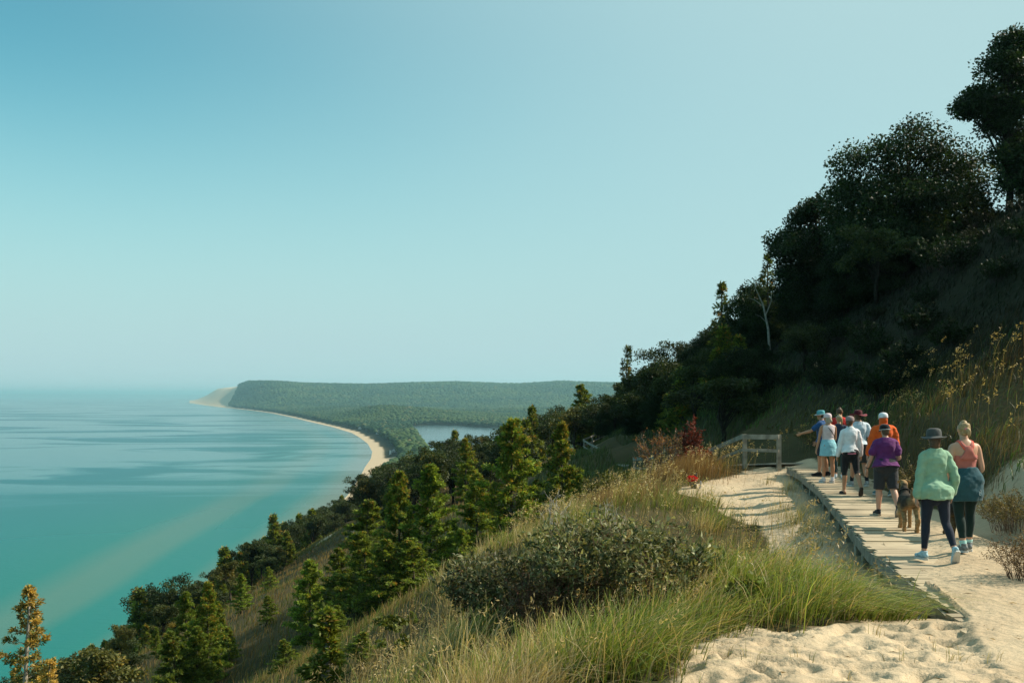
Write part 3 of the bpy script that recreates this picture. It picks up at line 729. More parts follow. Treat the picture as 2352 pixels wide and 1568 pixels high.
M_far = leafmat('far_canopy', 0, .9, .1)
VILLAGE = [(896.5, 1041), (906, 1037), (870, 996), (826, 984), (923, 984), (936, 985), (934, 1040), (757, 962), (1120, 974)]
def build_far_forest():
    r = np.random.default_rng(21); n = 330000
    u = -.35 + .50 * r.random(n); ly = math.log(480) + (math.log(9800) - math.log(480)) * r.random(n) ** .72
    y = np.exp(ly); x = u * y
    rad = np.maximum(4.8, y * .00155) * (.65 + .7 * r.random(n))
    keepp = r.random(n) < np.where(y < 1100, .10, 1.0) * np.where(y > 5000, .8, 1.0) ; x, y, rad = x[keepp], y[keepp], rad[keepp]
    sd = poly_sd(x, y, shore); pd = poly_sd(x, y, pond)
    edge = np.interp(y, [1000, 1500, 1750, 2300, 3300, 5000, 8000], [30, 38, 46, 44, 34, 30, 34]) + 16 * (fbm(x / 70., y / 70., 51) - .5)
    k = (sd > edge) & (pd < -3 - rad * .5)
    k &= ~((x < -2215 - .2188 * (y - 7630) + 70 + 30 * (fbm(x / 90., y / 90., 15) - .5)) & (y > 7300))
    # clearings at the car park and the cottages
    lot = poly_sd(x, y, [on_plane(p, q, -97.5)[:2] for p, q in ((868,1054),(893,1046),(915,1044),(930,1052),(915,1078),(858,1088))])
    k &= lot < 2
    for (p, q) in VILLAGE:
        c = on_plane(p, q, -97.4); k &= ~((np.abs(x - c[0] - c[0] / c[1] * (y - c[1])) < 5 + c[1] * .0008) & (y > c[1] - 70 - c[1] * .012) & (y < c[1] + 6))
    x, y, rad = x[k], y[k], rad[k]; n = len(x)
    g = np.concatenate([h_far(x[i:i + 20000], y[i:i + 20000]) for i in range(0, n, 20000)])
    big = fbm(x / 160., y / 160., 61)
    z = g + rad * .6 + 3 + np.interp(y, [2500, 5500], [7, 3.5]) * r.random(n) + 5 * (big - .5)
    t = np.clip(r.random(n) * .6 + (big - .5) * 1.8 + (fbm(x / 420., y / 420., 62) - .5) * 1.6 + .05, 0, 1)[:, None]
    col = np.array([.014, .036, .017]) * (1 - t) + np.array([.046, .072, .023]) * t
    warm = (r.random(n) < .05)[:, None]; col = np.where(warm, np.array([.085, .085, .035]), col)
    V, f, c = crowns(x, y, z, rad, col * (1 + np.interp(y, [1500, 4500], [.32, .12])[:, None] * (2 * r.random((n, 1)) - 1)), r)
    me = mk_mesh('forest', V, f, (M_far,), {'tint': c}, smooth=False)
    tag(link('forest', me), 'green woods covering the coast and the long far ridge', 'forest', kind='stuff')
build_far_forest()

# ------------------------------------------------------------------ village by the beach
M_white = simple('white_paint', (.78, .78, .75), .6, .05, 1)
M_roofd = simple('grey_shingle', (.20, .20, .21), .8, .2, 1)
M_dark = simple('dark_paint', (.03, .03, .035), .6, .2, 2)
M_siding = simple('grey_siding', (.42, .42, .42), .8, .1, 1)
M_glass = simple('dark_glass', (.03, .04, .05), .1, .1, 1, spec=.5)

def house(px, py, w, d, h, rh, rz, wm, rm, label, kind='cottage'):
    c = on_plane(px, py, -97.4); c[2] = gz(c[0], c[1]) - .2
    t = thing(kind, c, label, 'house', rz=rz)
    MB().bar((0, -d / 2, h / 2), (0, d / 2, h / 2), w, h).build('wall', wm, t)
    mb = MB(); o = .5
    A = [(-w / 2 - o, -d / 2 - o, h - .1), (w / 2 + o, -d / 2 - o, h - .1), (0, -d / 2 - o, h + rh), (-w / 2 - o, d / 2 + o, h - .1), (w / 2 + o, d / 2 + o, h - .1), (0, d / 2 + o, h + rh)]
    mb.add(A, [(0, 2, 5, 3), (1, 4, 5, 2), (0, 3, 4, 1)], [(3, 5, 4)])
    mb.build('roof', rm, t)
    MB().add([(-w / 2 + .1, -d / 2 - o - .06, h), (w / 2 - .1, -d / 2 - o - .06, h), (0, -d / 2 - o - .06, h + rh * .9), (-w / 2 + .1, -d / 2 - o + .1, h), (w / 2 - .1, -d / 2 - o + .1, h), (0, -d / 2 - o + .1, h + rh * .9)], [(0, 1, 4, 3), (1, 2, 5, 4), (2, 0, 3, 5)], [(0, 2, 1), (3, 4, 5)]).build('gable', M_white, t)
    for s in (-.25, .25):
        MB().bar((s * w, -d / 2 - .05, h * .55), (s * w, -d / 2 + .05, h * .55), w * .16, h * .35).build('window', M_glass, t)
    return t

def build_village():
    c = on_plane(896.5, 1041, -97.4); c[2] = gz(c[0], c[1]) - .2
    t = thing('lighthouse', c, 'small white round lighthouse tower beside the beach car park', 'lighthouse')
    MB().lathe([(1.7, 0), (1.65, .4), (1.45, .45), (1.15, 6.9), (1.5, 7.0), (1.5, 7.15), (0, 7.15)], n=20).build('tower', M_white, t, smooth=False)
    MB().lathe([(.75, 7.15), (.75, 8.2), (0, 8.2)], n=12).build('lantern', M_glass, t)
    MB().lathe([(.95, 8.2), (.4, 8.75), (0, 9.1)], n=12).build('cap', M_dark, t)
    MB().bar((0, -1.72, 1), (0, -1.3, 1), .9, 2.0).build('door', M_dark, t)
    house(906, 1037, 9, 8, 3.2, 3.4, .25, M_siding, M_roofd, 'grey gabled beach house right behind the white lighthouse')
    house(870, 996, 12, 12, 6, 4.5, .3, M_siding, M_roofd, 'large grey cottage with white gable at the edge of the dune grass')
    house(826, 984, 9, 7, 4.2, 2.2, .1, M_white, M_white, 'bright white cottage at the tree line above the beach')
    house(757, 962, 9, 6, 5, 4, -.3, M_white, M_roofd, 'small white cottage high among the trees farther up the coast')
    house(923, 984, 5, 5, 3.0, 1.8, .2, M_white, M_roofd, 'tiny white hut in the trees left of the boathouse by the pond')
    house(936, 985, 7, 5, 3.2, 1.6, .1, M_white, M_white, 'low white boathouse on the near corner of the inland lake')
    house(1120, 974, 14, 9, 4, 3, .1, M_siding, M_roofd, 'grey lakeside cottage among trees on the far pond shore')
    # parked cars on the sandy car park
    body = {}
    def car(px, py, col, rz, label):
        c = on_plane(px, py, -97.4); c[2] = gz(c[0], c[1]) + .05
        t = thing('parked_car', c, label, 'car', 'cars parked by the beach', rz)
        mb = MB(); prof = [(-2.2, .35), (-2.2, .95), (-1.3, 1.0), (-.8, 1.5), (.9, 1.55), (1.6, 1.0), (2.2, .9), (2.25, .35)]
        n = len(prof); V = [(-.88, y, z) for y, z in prof] + [(.88, y, z) for y, z in prof]
        mb.add(V, [(i, (i + 1) % n, n + (i + 1) % n, n + i) for i in range(n)], [(0, i + 1, i) for i in range(1, n - 1)] + [(n, n + i, n + i + 1) for i in range(1, n - 1)])
        mb.build('body', col, t)
        for sx in (-.9, .9):
            for sy in (-1.35, 1.35):
                MB().lathe([(0, -.1), (.33, -.1), (.33, .1), (0, .1)], n=12, M=((0, 0, 1), (1, 0, 0), (0, 1, 0)), c=(sx, sy, .33)).build('wheel', M_dark, t)
    car(934, 1040, M_white, .9, 'white car parked beyond the dark tree right of the lighthouse')
    car(912, 1050, M_siding, 1.3, 'silver car parked on the sand below the beach house')
    # sandy far point is part of the ground; a strip of far shore closes the lake
    V = []; r = np.random.default_rng(4); n = 60
    for i in range(n):
        a = -.62 + .36 * i / (n - 1); hgt = 8 + 14 * (1 - i / (n - 1)) ** 1.2 + 3 * r.random(); Y = 46000
        V += [(a * Y, Y, LAKE - 1), (a * Y, Y + 600, LAKE + 40 + 55 * (1 - i / (n - 1)) + hgt), (a * Y, Y + 4000, LAKE - 1)]
    Q = []
    for i in range(n - 1):
        for k in range(2): Q.append((3 * i + k, 3 * i + 3 + k, 3 * i + 4 + k, 3 * i + 1 + k))
    tag(link('hills', mk_mesh('hills', V, np.array(Q), (simple('far_woods', (.04, .06, .04), .9, .2, .002),), smooth=True)), 'faint low far shore on the horizon across the lake', 'hills', kind='structure')
build_village()

# ------------------------------------------------------------------ boardwalk and railings
def build_boardwalk():
    r = np.random.default_rng(8)
    t = thing('boardwalk', (0, 0, 0), 'grey plank boardwalk half buried in sand that the walkers follow', 'boardwalk')
    mb = MB(); y = 6.2
    while y < 29.5:
        xl = bw_x(y) - .03 + .035 * r.normal(); z = bw_z(y) - .02 + .006 * r.normal()
        w_ = .1475 + .0035 * r.normal() - (.012 if r.random() < .25 else 0); tl = .004 * r.normal()
        x1 = bw_x(y) + BW_W + .04 * r.normal()
        mb.bar((xl, y + tl, z + .004 * r.normal()), (x1, y - tl, z + .004 * r.normal()), w_, .038); y += .152
    mb.build('deck', simple('grey_planks', (.47, .385, .27), 0.95, .22, 1.6, .35, 26, .02, hue=(.56, .455, .31)), t)
    mb = MB()
    P = [(bw_x(q) - .03, q, bw_z(q) - .125) for q in (8.6, 9.45, 11.7, 14.4, 17, 19, 21.3, 23.6, 25.6, 27.6, 29.55)]
    for a, b in zip(P[:-1], P[1:]):
        mb.bar(a, b, .04, .155)
    mb.bar((8.10, 29.62, -2.26), (9.9, 29.62, -2.25), .045, .19)
    mb.build('edge_beam', M_wood, t)
    y = 9.6
    while y < 29.4:
        x = bw_x(y) + .055 + .02 * r.normal(); g = gz(x, y)
        MB().bar((x, y, min(g - .25, bw_z(y) - .5)), (x + .02 * r.normal(), y, bw_z(y) - .06), .085, .095, up=(0, 1, 0)).build('post', M_wood, t)
        y += 1.25 + .35 * r.random()
    # the walk turns downhill to the left behind the dune
    t2 = thing('boardwalk', (0, 0, 0), 'lower flight of boardwalk running down behind the red shrub', 'boardwalk')
    pts = [np.array(p) for p in ((8.9, 30.6, -2.14), (8.1, 36, -2.6), (7.2, 45, -3.75), (7.3, 60, -4.3), (7.4, 75, -4.9), (7.6, 90, -5.0), (10.2, 100, -4.7))]
    mb = MB()
    for a, b in zip(pts[:-1], pts[1:]):
        d = b - a; L = np.linalg.norm(d[:2]); d = d / L; nn = np.array([d[1], -d[0], 0])
        for k in range(int(L / .152)):
            c = a + d * (k * .152 + .08); c = c + np.array([0, 0, .03])
            mb.bar(c - nn * .85, c + nn * .85, .138, .038)
    mb.build('deck', simple('grey_planks_lower', (.36, .33, .27), .85, .22, 1.6, .5, 26, .15), t2)
build_boardwalk()

def railing(P, label, hgt=.95, low=.42, w=.11):
    P = [np.array((x, y, gz(x, y) if z is None else z)) for x, y, z in P]
    t = thing('railing', P[0], label, 'railing'); o = P[0]
    for p in P:
        MB().bar(p - o - (0, 0, .5), p - o + (0, 0, hgt), w, w, up=(0, 1, 0)).build('post', M_wood, t)
    for nm, h_, hh in (('top_rail', hgt - .07, .14), ('lower_rail', low, .09)):
        mb = MB()
        for a, b in zip(P[:-1], P[1:]):
            d = unit(b - a); off = np.cross(d, (0, 0, 1)) * (w / 2 + .015)
            mb.bar(a - o + (0, 0, h_) - off - d * .04, b - o + (0, 0, h_ - .004) - off + d * .04, .04, hh)
        mb.build(nm, M_wood, t)
railing([(8.02, 30.2, -2.2), (7.18, 31.0, -2.22), (6.85, 34.5, -2.85)], 'weathered wooden railing at the bend of the boardwalk', .98, .5, .12)
railing([(6.4, 74, -4.95), (6.35, 80, -5.0), (6.45, 90, -5.1), (7.6, 95, -5.0), (9.3, 101, -4.7)], 'distant wooden railing curving past the grassy knoll', 1.05, .45, .14)

# red flowers in a pot on the sand
def build_flowers():
    p = np.array([4.93, 27.3, 0]); p[2] = gz(p[0], p[1])
    t = thing('flower_pot', p, 'dark pot of red flowers standing on the sand by the grass', 'flower pot')
    MB().lathe([(0, 0), (.075, 0), (.10, .16), (.108, .16), (.108, .18), (.09, .18), (.08, .15), (0, .15)], n=18).build('pot', M_dark, t)
    r = np.random.default_rng(2); f = Fol(); n = 260
    C = unit(r.normal(size=(n, 3))) * np.array([.15, .13, .10]) * (.6 + .4 * r.random((n, 1))) + [-.03, 0, .26]
    f.add(*leaf_quads(C, C - [0, 0, .2] + r.normal(size=(n, 3)) * .05, .05, .035, cols(n, (.62, .02, .02), (.45, .01, .02), r), r, .2))
    link('flowers', f.mesh('flowers', M_leaf), t)
    f = Fol(); n = 60
    C = r.normal(size=(n, 3)) * [.02, .02, .03] + [.06, .05, .35]
    f.add(*leaf_quads(C, r.normal(size=(n, 3)) + [0, 0, 1], .06, .02, cols(n, (.16, .10, .22), (.05, .09, .03), r), r))
    link('sprig', f.mesh('sprig', M_leaf), t)
    q = p + np.array([.17, -.02, .0])
    MB().bar((0, 0, -.02), (.03, 0, .20), .09, .012, up=(1, .2, 0)).build('card', M_white, None, q)
    o = bpy.data.objects['card']; tag(o, 'small white card propped against the pot of red flowers', 'card')
build_flowers()
# ------------------------------------------------------------------ trees and shrubs
GR = (.060, .110, .018); GR2 = (.18, .225, .034); DG = (.018, .034, .011); DG2 = (.045, .068, .018); OL = (.075, .090, .025)
ced = [make_cedar(1, 5, 2.05, GR, GR2, .13, (.34, .24, .05), nb=112, sprays=36, leafs=.62), make_cedar(2, 5, 1.6, GR, GR2, .18, (.34, .24, .05), nb=100, sprays=32, leafs=.62),
       make_cedar(3, 4, 1.75, (.035, .062, .014), GR2, .05, nb=92, sprays=30, leafs=.62), make_cedar(4, 5, 1.85, GR, GR2, .05, (.30, .25, .05), nb=104, sprays=34, leafs=.62),
       make_cedar(5, 6, 1.1, DG2, (.06, .075, .03), .06, nb=46, sprays=10, thin=.6, low=.15), make_cedar(6, 6, 1.45, (.06, .085, .022), (.13, .145, .035), .55, (.42, .29, .08), nb=76, sprays=34, thin=.8, leafs=.46, low=.08, bark=M_palebark)]
def up(kind, proto, px, pyb, pyt, Y, label, cat='tree', group=None, h0=5., rz=None, wide=1.0, sink=True):
    """stand a tree so that its foot and tip are where the photograph has them"""
    b = at(px, pyb, Y); h = (pyb - pyt) * K / F * Y; g = gz(b[0], b[1]); tip = b[2] + h
    sc = (tip - g) / h0; sc = max(sc, .05)
    return put(kind, proto[0], proto[1], (b[0], b[1], g), label, cat, group, rng.random() * 6.28 if rz is None else rz, (sc * wide, sc * wide, sc))

up('cedar_tree', ced[0], 1178, 1290, 968, 38, 'tallest cedar on the slope, tan cones over its crown')
up('cedar_tree', ced[1], 1292, 1250, 972, 36, 'slender cedar with orange cones near the distant railing', wide=.85)
up('cedar_tree', ced[3], 985, 1400, 1072, 36, 'dense green cedar in the middle of the slope, right one of a pair')
up('cedar_tree', ced[0], 915, 1395, 1088, 37.5, 'dense green cedar in the middle of the slope, left one of a pair', wide=.8)
up('cedar_tree', ced[2], 815, 1390, 1225, 39, 'dark bushy cedar tucked at the left foot of the cedar pair', h0=4, wide=1.3)
up('cedar_tree', ced[2], 880, 1385, 1240, 34, 'low dark cedar in front of the cedar pair', h0=4, wide=1.2)
up('cedar_tree', ced[3], 716, 1495, 1288, 34, 'conical cedar standing alone in the brown meadow', wide=1.15)
up('cedar_tree', ced[2], 610, 1450, 1368, 45, 'little round cedar in the meadow left of the conical cedar', h0=4, wide=1.2)
up('cedar_tree', ced[1], 478, 1640, 1338, 38, 'tallest of the cedars at the lower left meadow edge', wide=.9)
up('cedar_tree', ced[3], 424, 1640, 1362, 42, 'bright green cedar left of the tallest lower left cedar', wide=.95)
up('cedar_tree', ced[2], 390, 1660, 1455, 36, 'low dark cedar at the bottom of the lower left group', h0=4, wide=1.25)
up('cedar_tree', ced[2], 528, 1620, 1440, 40, 'dark cedar at the meadow edge, right end of the lower left group', h0=4)
up('cedar_tree', ced[3], 553, 1440, 1318, 58, 'bright green cedar behind the lower left group', wide=1.1)
up('cedar_tree', ced[2], 615, 1390, 1302, 72, 'small cedar below the sandy scar on the far slope', h0=4)
up('cedar_tree', ced[5], 58, 1700, 1352, 21, 'cedar loaded with orange cones at the lower left corner of the view', h0=6, rz=1.0)
up('cedar_tree', ced[5], 128, 1720, 1515, 19, 'low cone laden cedar top right of the lower left corner cedar', h0=6, rz=3.0)
up('cedar_tree', ced[1], 1068, 1180, 1008, 72, 'pointed cedar rising from the dark wood before the pond')
up('cedar_tree', ced[3], 1130, 1290, 1120, 44, 'dark cedar filling the gap left of the tallest cedar')
up('cedar_tree', ced[2], 1235, 1260, 1100, 42, 'dark cedar between the tallest and the slender cedar', h0=4, wide=1.2)
up('cedar_tree', ced[3], 1040, 1330, 1190, 42, 'half shaded cedar right of the cedar pair')
up('cedar_tree', ced[4], 1446, 975, 798, 82, 'open crowned cedar on the skyline by the far ridge', h0=6)
up('cedar_tree', ced[4], 1655, 900, 655, 62, 'thin tall cedar standing clear of the dark hillside trees', h0=6)
up('cedar_tree', ced[4], 1768, 800, 588, 58, 'cedar tip poking out above the round hillside trees', h0=6)
up('cedar_tree', ced[2], 1330, 990, 885, 112, 'cedar tip above the yellowish trees by the far railing', h0=4)

SAP = (.10, .13, .02)
sap = make_cedar(9, 1.0, .26, SAP, (.16, .19, .03), .06, nb=44, sprays=20, leafs=.42, bark=M_palebark)
sap2 = make_broadleaf(10, 1.0, .4, SAP, (.14, .15, .03), nl=16, per=40, ls=.04, base=.5, trunkr=.009)
up('sapling', sap, 742, 1600, 1405, 11.5, 'yellow green cedar sapling at the bottom edge of the view', 'sapling', h0=1, wide=1.3)
up('sapling', sap2, 889, 1470, 1362, 13.5, 'thin leafy sapling with a bare pale stem on the shaded slope', 'sapling', h0=1)

M_darkbark = simple('dark_bark', (.028, .024, .018), .9, .4, 6, .6, 30, .1)
bro = [make_broadleaf(20, 6, 5.5, (.022, .038, .012), (.055, .072, .018), 60, 130, .18, bark=M_darkbark), make_broadleaf(21, 6, 5, (.03, .048, .015), (.07, .08, .02), 56, 120, .18, gold=.06, bark=M_darkbark),
       make_broadleaf(22, 5, 4.4, (.024, .042, .013), (.06, .075, .02), 52, 120, .16, bark=M_darkbark), make_broadleaf(23, 5, 4.0, (.06, .07, .02), (.13, .125, .03), 40, 120, .17, gold=.15),
       make_cedar(24, 5, 1.5, DG, GR2, .04, nb=60, sprays=12, leafs=1.3)]
# round hillside trees against the sky
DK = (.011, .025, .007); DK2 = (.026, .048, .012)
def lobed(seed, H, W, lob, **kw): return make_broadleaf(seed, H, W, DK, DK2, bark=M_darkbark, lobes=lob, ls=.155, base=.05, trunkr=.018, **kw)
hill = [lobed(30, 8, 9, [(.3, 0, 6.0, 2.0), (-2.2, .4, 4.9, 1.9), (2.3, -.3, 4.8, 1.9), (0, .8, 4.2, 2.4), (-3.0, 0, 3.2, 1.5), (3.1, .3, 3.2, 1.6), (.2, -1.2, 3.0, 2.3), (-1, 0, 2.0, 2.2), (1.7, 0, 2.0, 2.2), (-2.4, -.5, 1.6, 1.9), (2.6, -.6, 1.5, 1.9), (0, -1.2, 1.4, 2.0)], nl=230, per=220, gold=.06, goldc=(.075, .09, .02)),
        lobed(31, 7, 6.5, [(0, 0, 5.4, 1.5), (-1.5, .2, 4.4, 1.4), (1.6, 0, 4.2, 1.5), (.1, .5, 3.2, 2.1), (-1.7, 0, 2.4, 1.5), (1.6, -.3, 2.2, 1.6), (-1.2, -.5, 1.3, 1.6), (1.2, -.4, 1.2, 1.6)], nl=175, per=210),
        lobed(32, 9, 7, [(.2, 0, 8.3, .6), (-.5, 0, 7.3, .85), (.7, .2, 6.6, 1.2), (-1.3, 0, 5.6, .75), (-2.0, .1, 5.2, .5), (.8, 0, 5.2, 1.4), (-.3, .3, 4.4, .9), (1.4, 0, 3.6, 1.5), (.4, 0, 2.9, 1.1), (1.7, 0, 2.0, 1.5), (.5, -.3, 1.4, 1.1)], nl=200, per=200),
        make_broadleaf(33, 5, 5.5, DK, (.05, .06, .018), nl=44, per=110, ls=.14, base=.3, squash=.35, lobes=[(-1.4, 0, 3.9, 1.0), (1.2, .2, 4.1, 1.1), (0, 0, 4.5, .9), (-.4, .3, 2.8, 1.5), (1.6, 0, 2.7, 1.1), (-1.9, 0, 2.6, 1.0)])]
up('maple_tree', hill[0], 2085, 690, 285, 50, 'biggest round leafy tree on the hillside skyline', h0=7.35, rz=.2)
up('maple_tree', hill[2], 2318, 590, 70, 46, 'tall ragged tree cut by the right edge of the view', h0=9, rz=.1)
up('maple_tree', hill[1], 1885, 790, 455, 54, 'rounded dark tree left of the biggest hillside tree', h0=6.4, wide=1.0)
up('maple_tree', hill[1], 1845, 830, 610, 56, 'low dark tree under the rounded hillside trees', h0=7, wide=1.2, rz=2)
up('maple_tree', hill[1], 1735, 880, 632, 60, 'dark tree with a pale bare stem in front of it', h0=7, rz=1)
up('maple_tree', hill[3], 1545, 930, 778, 76, 'spreading layered tree on the skyline of the lower hillside', h0=5, rz=0)
up('maple_tree', hill[1], 1640, 900, 745, 66, 'dark rounded tree at the foot of the thin tall cedar', h0=7, rz=3)
up('maple_tree', bro[3], 1590, 900, 800, 70, 'yellow green tree glowing on the lower hillside skyline', h0=5)
up('maple_tree', hill[1], 2010, 760, 560, 48, 'dark low tree filling in under the biggest hillside tree', h0=7, wide=1.3, rz=4)
up('maple_tree', hill[0], 2140, 700, 520, 47, 'dark understory tree at the right foot of the biggest tree', h0=8, wide=1.1, rz=5)
up('maple_tree', bro[3], 1320, 1010, 925, 108, 'olive bushy tree left of the far railing', h0=5, wide=1.2)
up('maple_tree', bro[3], 1378, 1000, 935, 104, 'olive bushy tree close above the far railing', h0=5, wide=1.2)
# pale dead stem
railing([(6.55, 40, None), (6.25, 45, None), (6.1, 50, None)], 'dim wooden railing in the shade below the rusty shrub')
b = at(1768, 800, 54); b[2] = gz(b[0], b[1])
t = thing('dead_tree', b, 'pale leaning bare stem in front of the dark hillside trees', 'tree')
mb = MB(); mb.tube([(0, 0, -.2), (-.08, 0, 1.2), (-.35, 0, 2.5), (-.85, 0, 3.6)], [.075, .06, .045, .012], 6)
mb.build('trunk', M_palebark, t)
mb = MB(); mb.tube([(-.2, 0, 2.0), (.1, .1, 2.7), (.12, .1, 3.3)], [.03, .02, .006], 5); mb.tube([(-.3, 0, 2.4), (-.8, .1, 2.8), (-1.2, .1, 2.9)], [.028, .016, .005], 5)
mb.tube([(-.1, 0, 1.5), (-.5, 0, 1.9), (-.75, .1, 2.0)], [.02, .012, .004], 5)
mb.build('branches', M_palebark, t)

def crowd(protos, pts, kind, labels, group, hr, cat='tree', h0=(6, 6, 5, 5, 5), wr=(.85, 1.2)):
    for i, (x, y) in enumerate(pts):
        k = int(rng.integers(len(protos))); h = hr[0] + (hr[1] - hr[0]) * rng.random(); sc = h / h0[k]; wd = wr[0] + (wr[1] - wr[0]) * rng.random()
        put(kind, protos[k][0], protos[k][1], (x, y, gz(x, y) - .1), labels[k % len(labels)], cat, group, rng.random() * 6.28, (sc * wd, sc * wd, sc))
def spread(n, x0, x1, y0, y1, ok, dmin, r):
    P = []
    for _ in range(n * 60):
        if len(P) >= n: break
        x = x0 + (x1 - x0) * r.random(); y = y0 + (y1 - y0) * r.random()
        if ok(x, y) and all((x - a) ** 2 + (y - b_) ** 2 > dmin ** 2 for a, b_ in P): P.append((x, y))
    return P
r5 = np.random.default_rng(55)
px_of = lambda x, y: (x / y * F + 512) / K
# wood along the far shoulder of the bluff, against the water
sh = spread(150, -52, -25, 95, 290, lambda x, y: x < -28.5 - .02 * (y - 100) - 2.5 * vn(np.array(y / 20.), np.array(0.)) , 3.1, r5)
crowd([bro[0], bro[2], bro[1], bro[4]], sh, 'shore_tree', ['small dark tree in the wood edging the bluff above the water'], 'trees edging the bluff above the water', (4.4, 8.0), h0=(6, 5, 6, 5))
md = spread(170, -32, 9, 95, 300, lambda x, y: (x > -22 + .02 * (y - 100) or y > 215) and x < 8.5 and px_of(x, y) > 830 and not (abs(x - 6) < 3.5 and y < 104) and (y > 120 or x < 3.0), 3.4, r5)
crowd([bro[0], bro[1], bro[2], bro[4]], md, 'woodland_tree', ['dark leafy tree in the wood between the slope and the pond'], 'woodland between slope and pond', (4.6, 7.6), h0=(6, 6, 5, 5))
lw = spread(60, -48, -19, 44, 118, lambda x, y: x < -24.5 - .02 * (y - 50) + 3 * vn(np.array(y / 9.), np.array(3.)), 2.3, r5)
crowd([bro[2], bro[3], bro[1], bro[4]], lw, 'shore_tree', ['bushy tree at the lower left rim of the bluff above the lake'], 'trees at the lower left rim of the bluff', (2.6, 4.8), h0=(5, 5, 6, 5))
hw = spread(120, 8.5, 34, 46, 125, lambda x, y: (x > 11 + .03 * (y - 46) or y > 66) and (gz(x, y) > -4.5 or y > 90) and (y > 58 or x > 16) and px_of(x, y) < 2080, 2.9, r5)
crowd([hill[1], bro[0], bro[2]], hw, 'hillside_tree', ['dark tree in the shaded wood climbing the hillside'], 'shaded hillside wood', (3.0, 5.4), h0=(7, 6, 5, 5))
rg = spread(6, 30, 40, 50, 66, lambda x, y: True, 4.5, r5)
crowd([hill[1], bro[0]], rg, 'hillside_tree', ['dark tree in the shaded wood climbing the hillside'], 'shaded hillside wood', (4, 6), h0=(7, 6))
for px_, pb, pt, Y_, k_, w_, lb in ((1100, 1300, 1090, 40, 0, 1.1, 'cedar with a broad skirt left of the tallest cedar'), (1060, 1400, 1215, 35, 3, 1.1, 'half shaded green cedar before the broad skirted one'), (860, 1350, 1150, 44, 2, 1.2, 'dark cedar rising behind the left one of the pair'),
        (950, 1400, 1240, 33.5, 2, 1.5, 'spreading low cedar at the feet of the pair'), (1215, 1310, 1180, 37, 2, 1.4, 'low cedar filling the foot of the tallest cedar'), (1330, 1230, 1090, 34, 3, 1.1, 'shadowed cedar beside the slender coned cedar'), (770, 1420, 1260, 41, 2, 1.2, 'dark cedar left behind the bushy one'),
        (455, 1650, 1440, 37, 3, 1.2, 'bright lit cedar at the bottom of the lower left group'), (505, 1600, 1390, 41, 0, .9, 'narrow cedar behind the lower left group'), (360, 1560, 1440, 55, 3, 1.0, 'small cedar left above the lower left group')):
    up('cedar_tree', ced[k_], px_, pb, pt, Y_, lb, h0=(5, 5, 4, 5)[k_], wide=w_)
for px_, pb, pt, Y_, k_, w_, lb in ((1015, 1440, 1350, 24, 3, 2.0, 'low spreading green cedar shoot below the pair of cedars'), (1065, 1400, 1290, 22, 2, 1.6, 'low green cedar shoot left of the leafy shrubs'), (945, 1500, 1420, 20, 3, 2.0, 'small green cedar shoot among the slope grass'), (1105, 1420, 1330, 18, 2, 1.5, 'green cedar shoot directly behind the smaller pale shrub'),
        (840, 1530, 1450, 19, 2, 1.8, 'low green cedar bush in the shade above the bottom edge'), (650, 1560, 1470, 26, 2, 1.5, 'low green cedar left of the bottom sapling'), (770, 1470, 1390, 29, 3, 1.8, 'little green cedar right of the conical cedar')):
    up('cedar_shrub', ced[k_], px_, pb, pt, Y_, lb, 'shrub', h0=(5, 5, 4, 5)[k_], wide=w_)
up('leafy_tree', bro[3], 215, 1640, 1470, 40, 'olive leafy tree at the bottom left of the view', h0=5, wide=1.3)
up('leafy_tree', bro[3], 165, 1650, 1500, 42, 'round olive tree left beside the taller olive leafy tree', h0=5, wide=1.3)
up('leafy_tree', bro[2], 290, 1610, 1490, 52, 'dark leafy tree right of the olive leafy trees', h0=5, wide=1.3)
gp = spread(44, 9.3, 17, 44, 78, lambda x, y: x < 10.5 + .14 * (y - 40) + 2 and not 1700 < px_of(x, y) < 1840, 1.9, r5)
crowd([bro[0], bro[2], hill[1], bro[4]], gp, 'thicket_tree', ['small dark tree in the thicket behind the rusty shrubs'], 'thicket behind the rusty shrubs', (2.2, 4.4), h0=(6, 5, 7, 5), wr=(1.0, 1.5))
# low shrubs on the shaded slope
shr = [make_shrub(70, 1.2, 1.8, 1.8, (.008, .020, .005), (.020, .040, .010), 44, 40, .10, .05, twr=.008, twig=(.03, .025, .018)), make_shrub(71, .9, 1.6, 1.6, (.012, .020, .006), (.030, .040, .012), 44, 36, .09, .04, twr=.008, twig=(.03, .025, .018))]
sl = spread(100, 9, 30, 27, 64, lambda x, y: gz(x, y) > -.2 and x / y < .62, 1.4, r5)
for i, (x, y) in enumerate(sl):
    p = shr[i % 2]; s = .6 + .6 * r5.random()
    put('hill_shrub', p[0], p[1], (x, y, gz(x, y) - .05), ('low dark green shrub on the shaded hillside', 'low brownish shrub on the shaded hillside')[i % 2], 'shrub', 'shrubs on the shaded hillside', r5.random() * 6, s * (.8 + .4 * r5.random()), ('foliage', 'stems'))

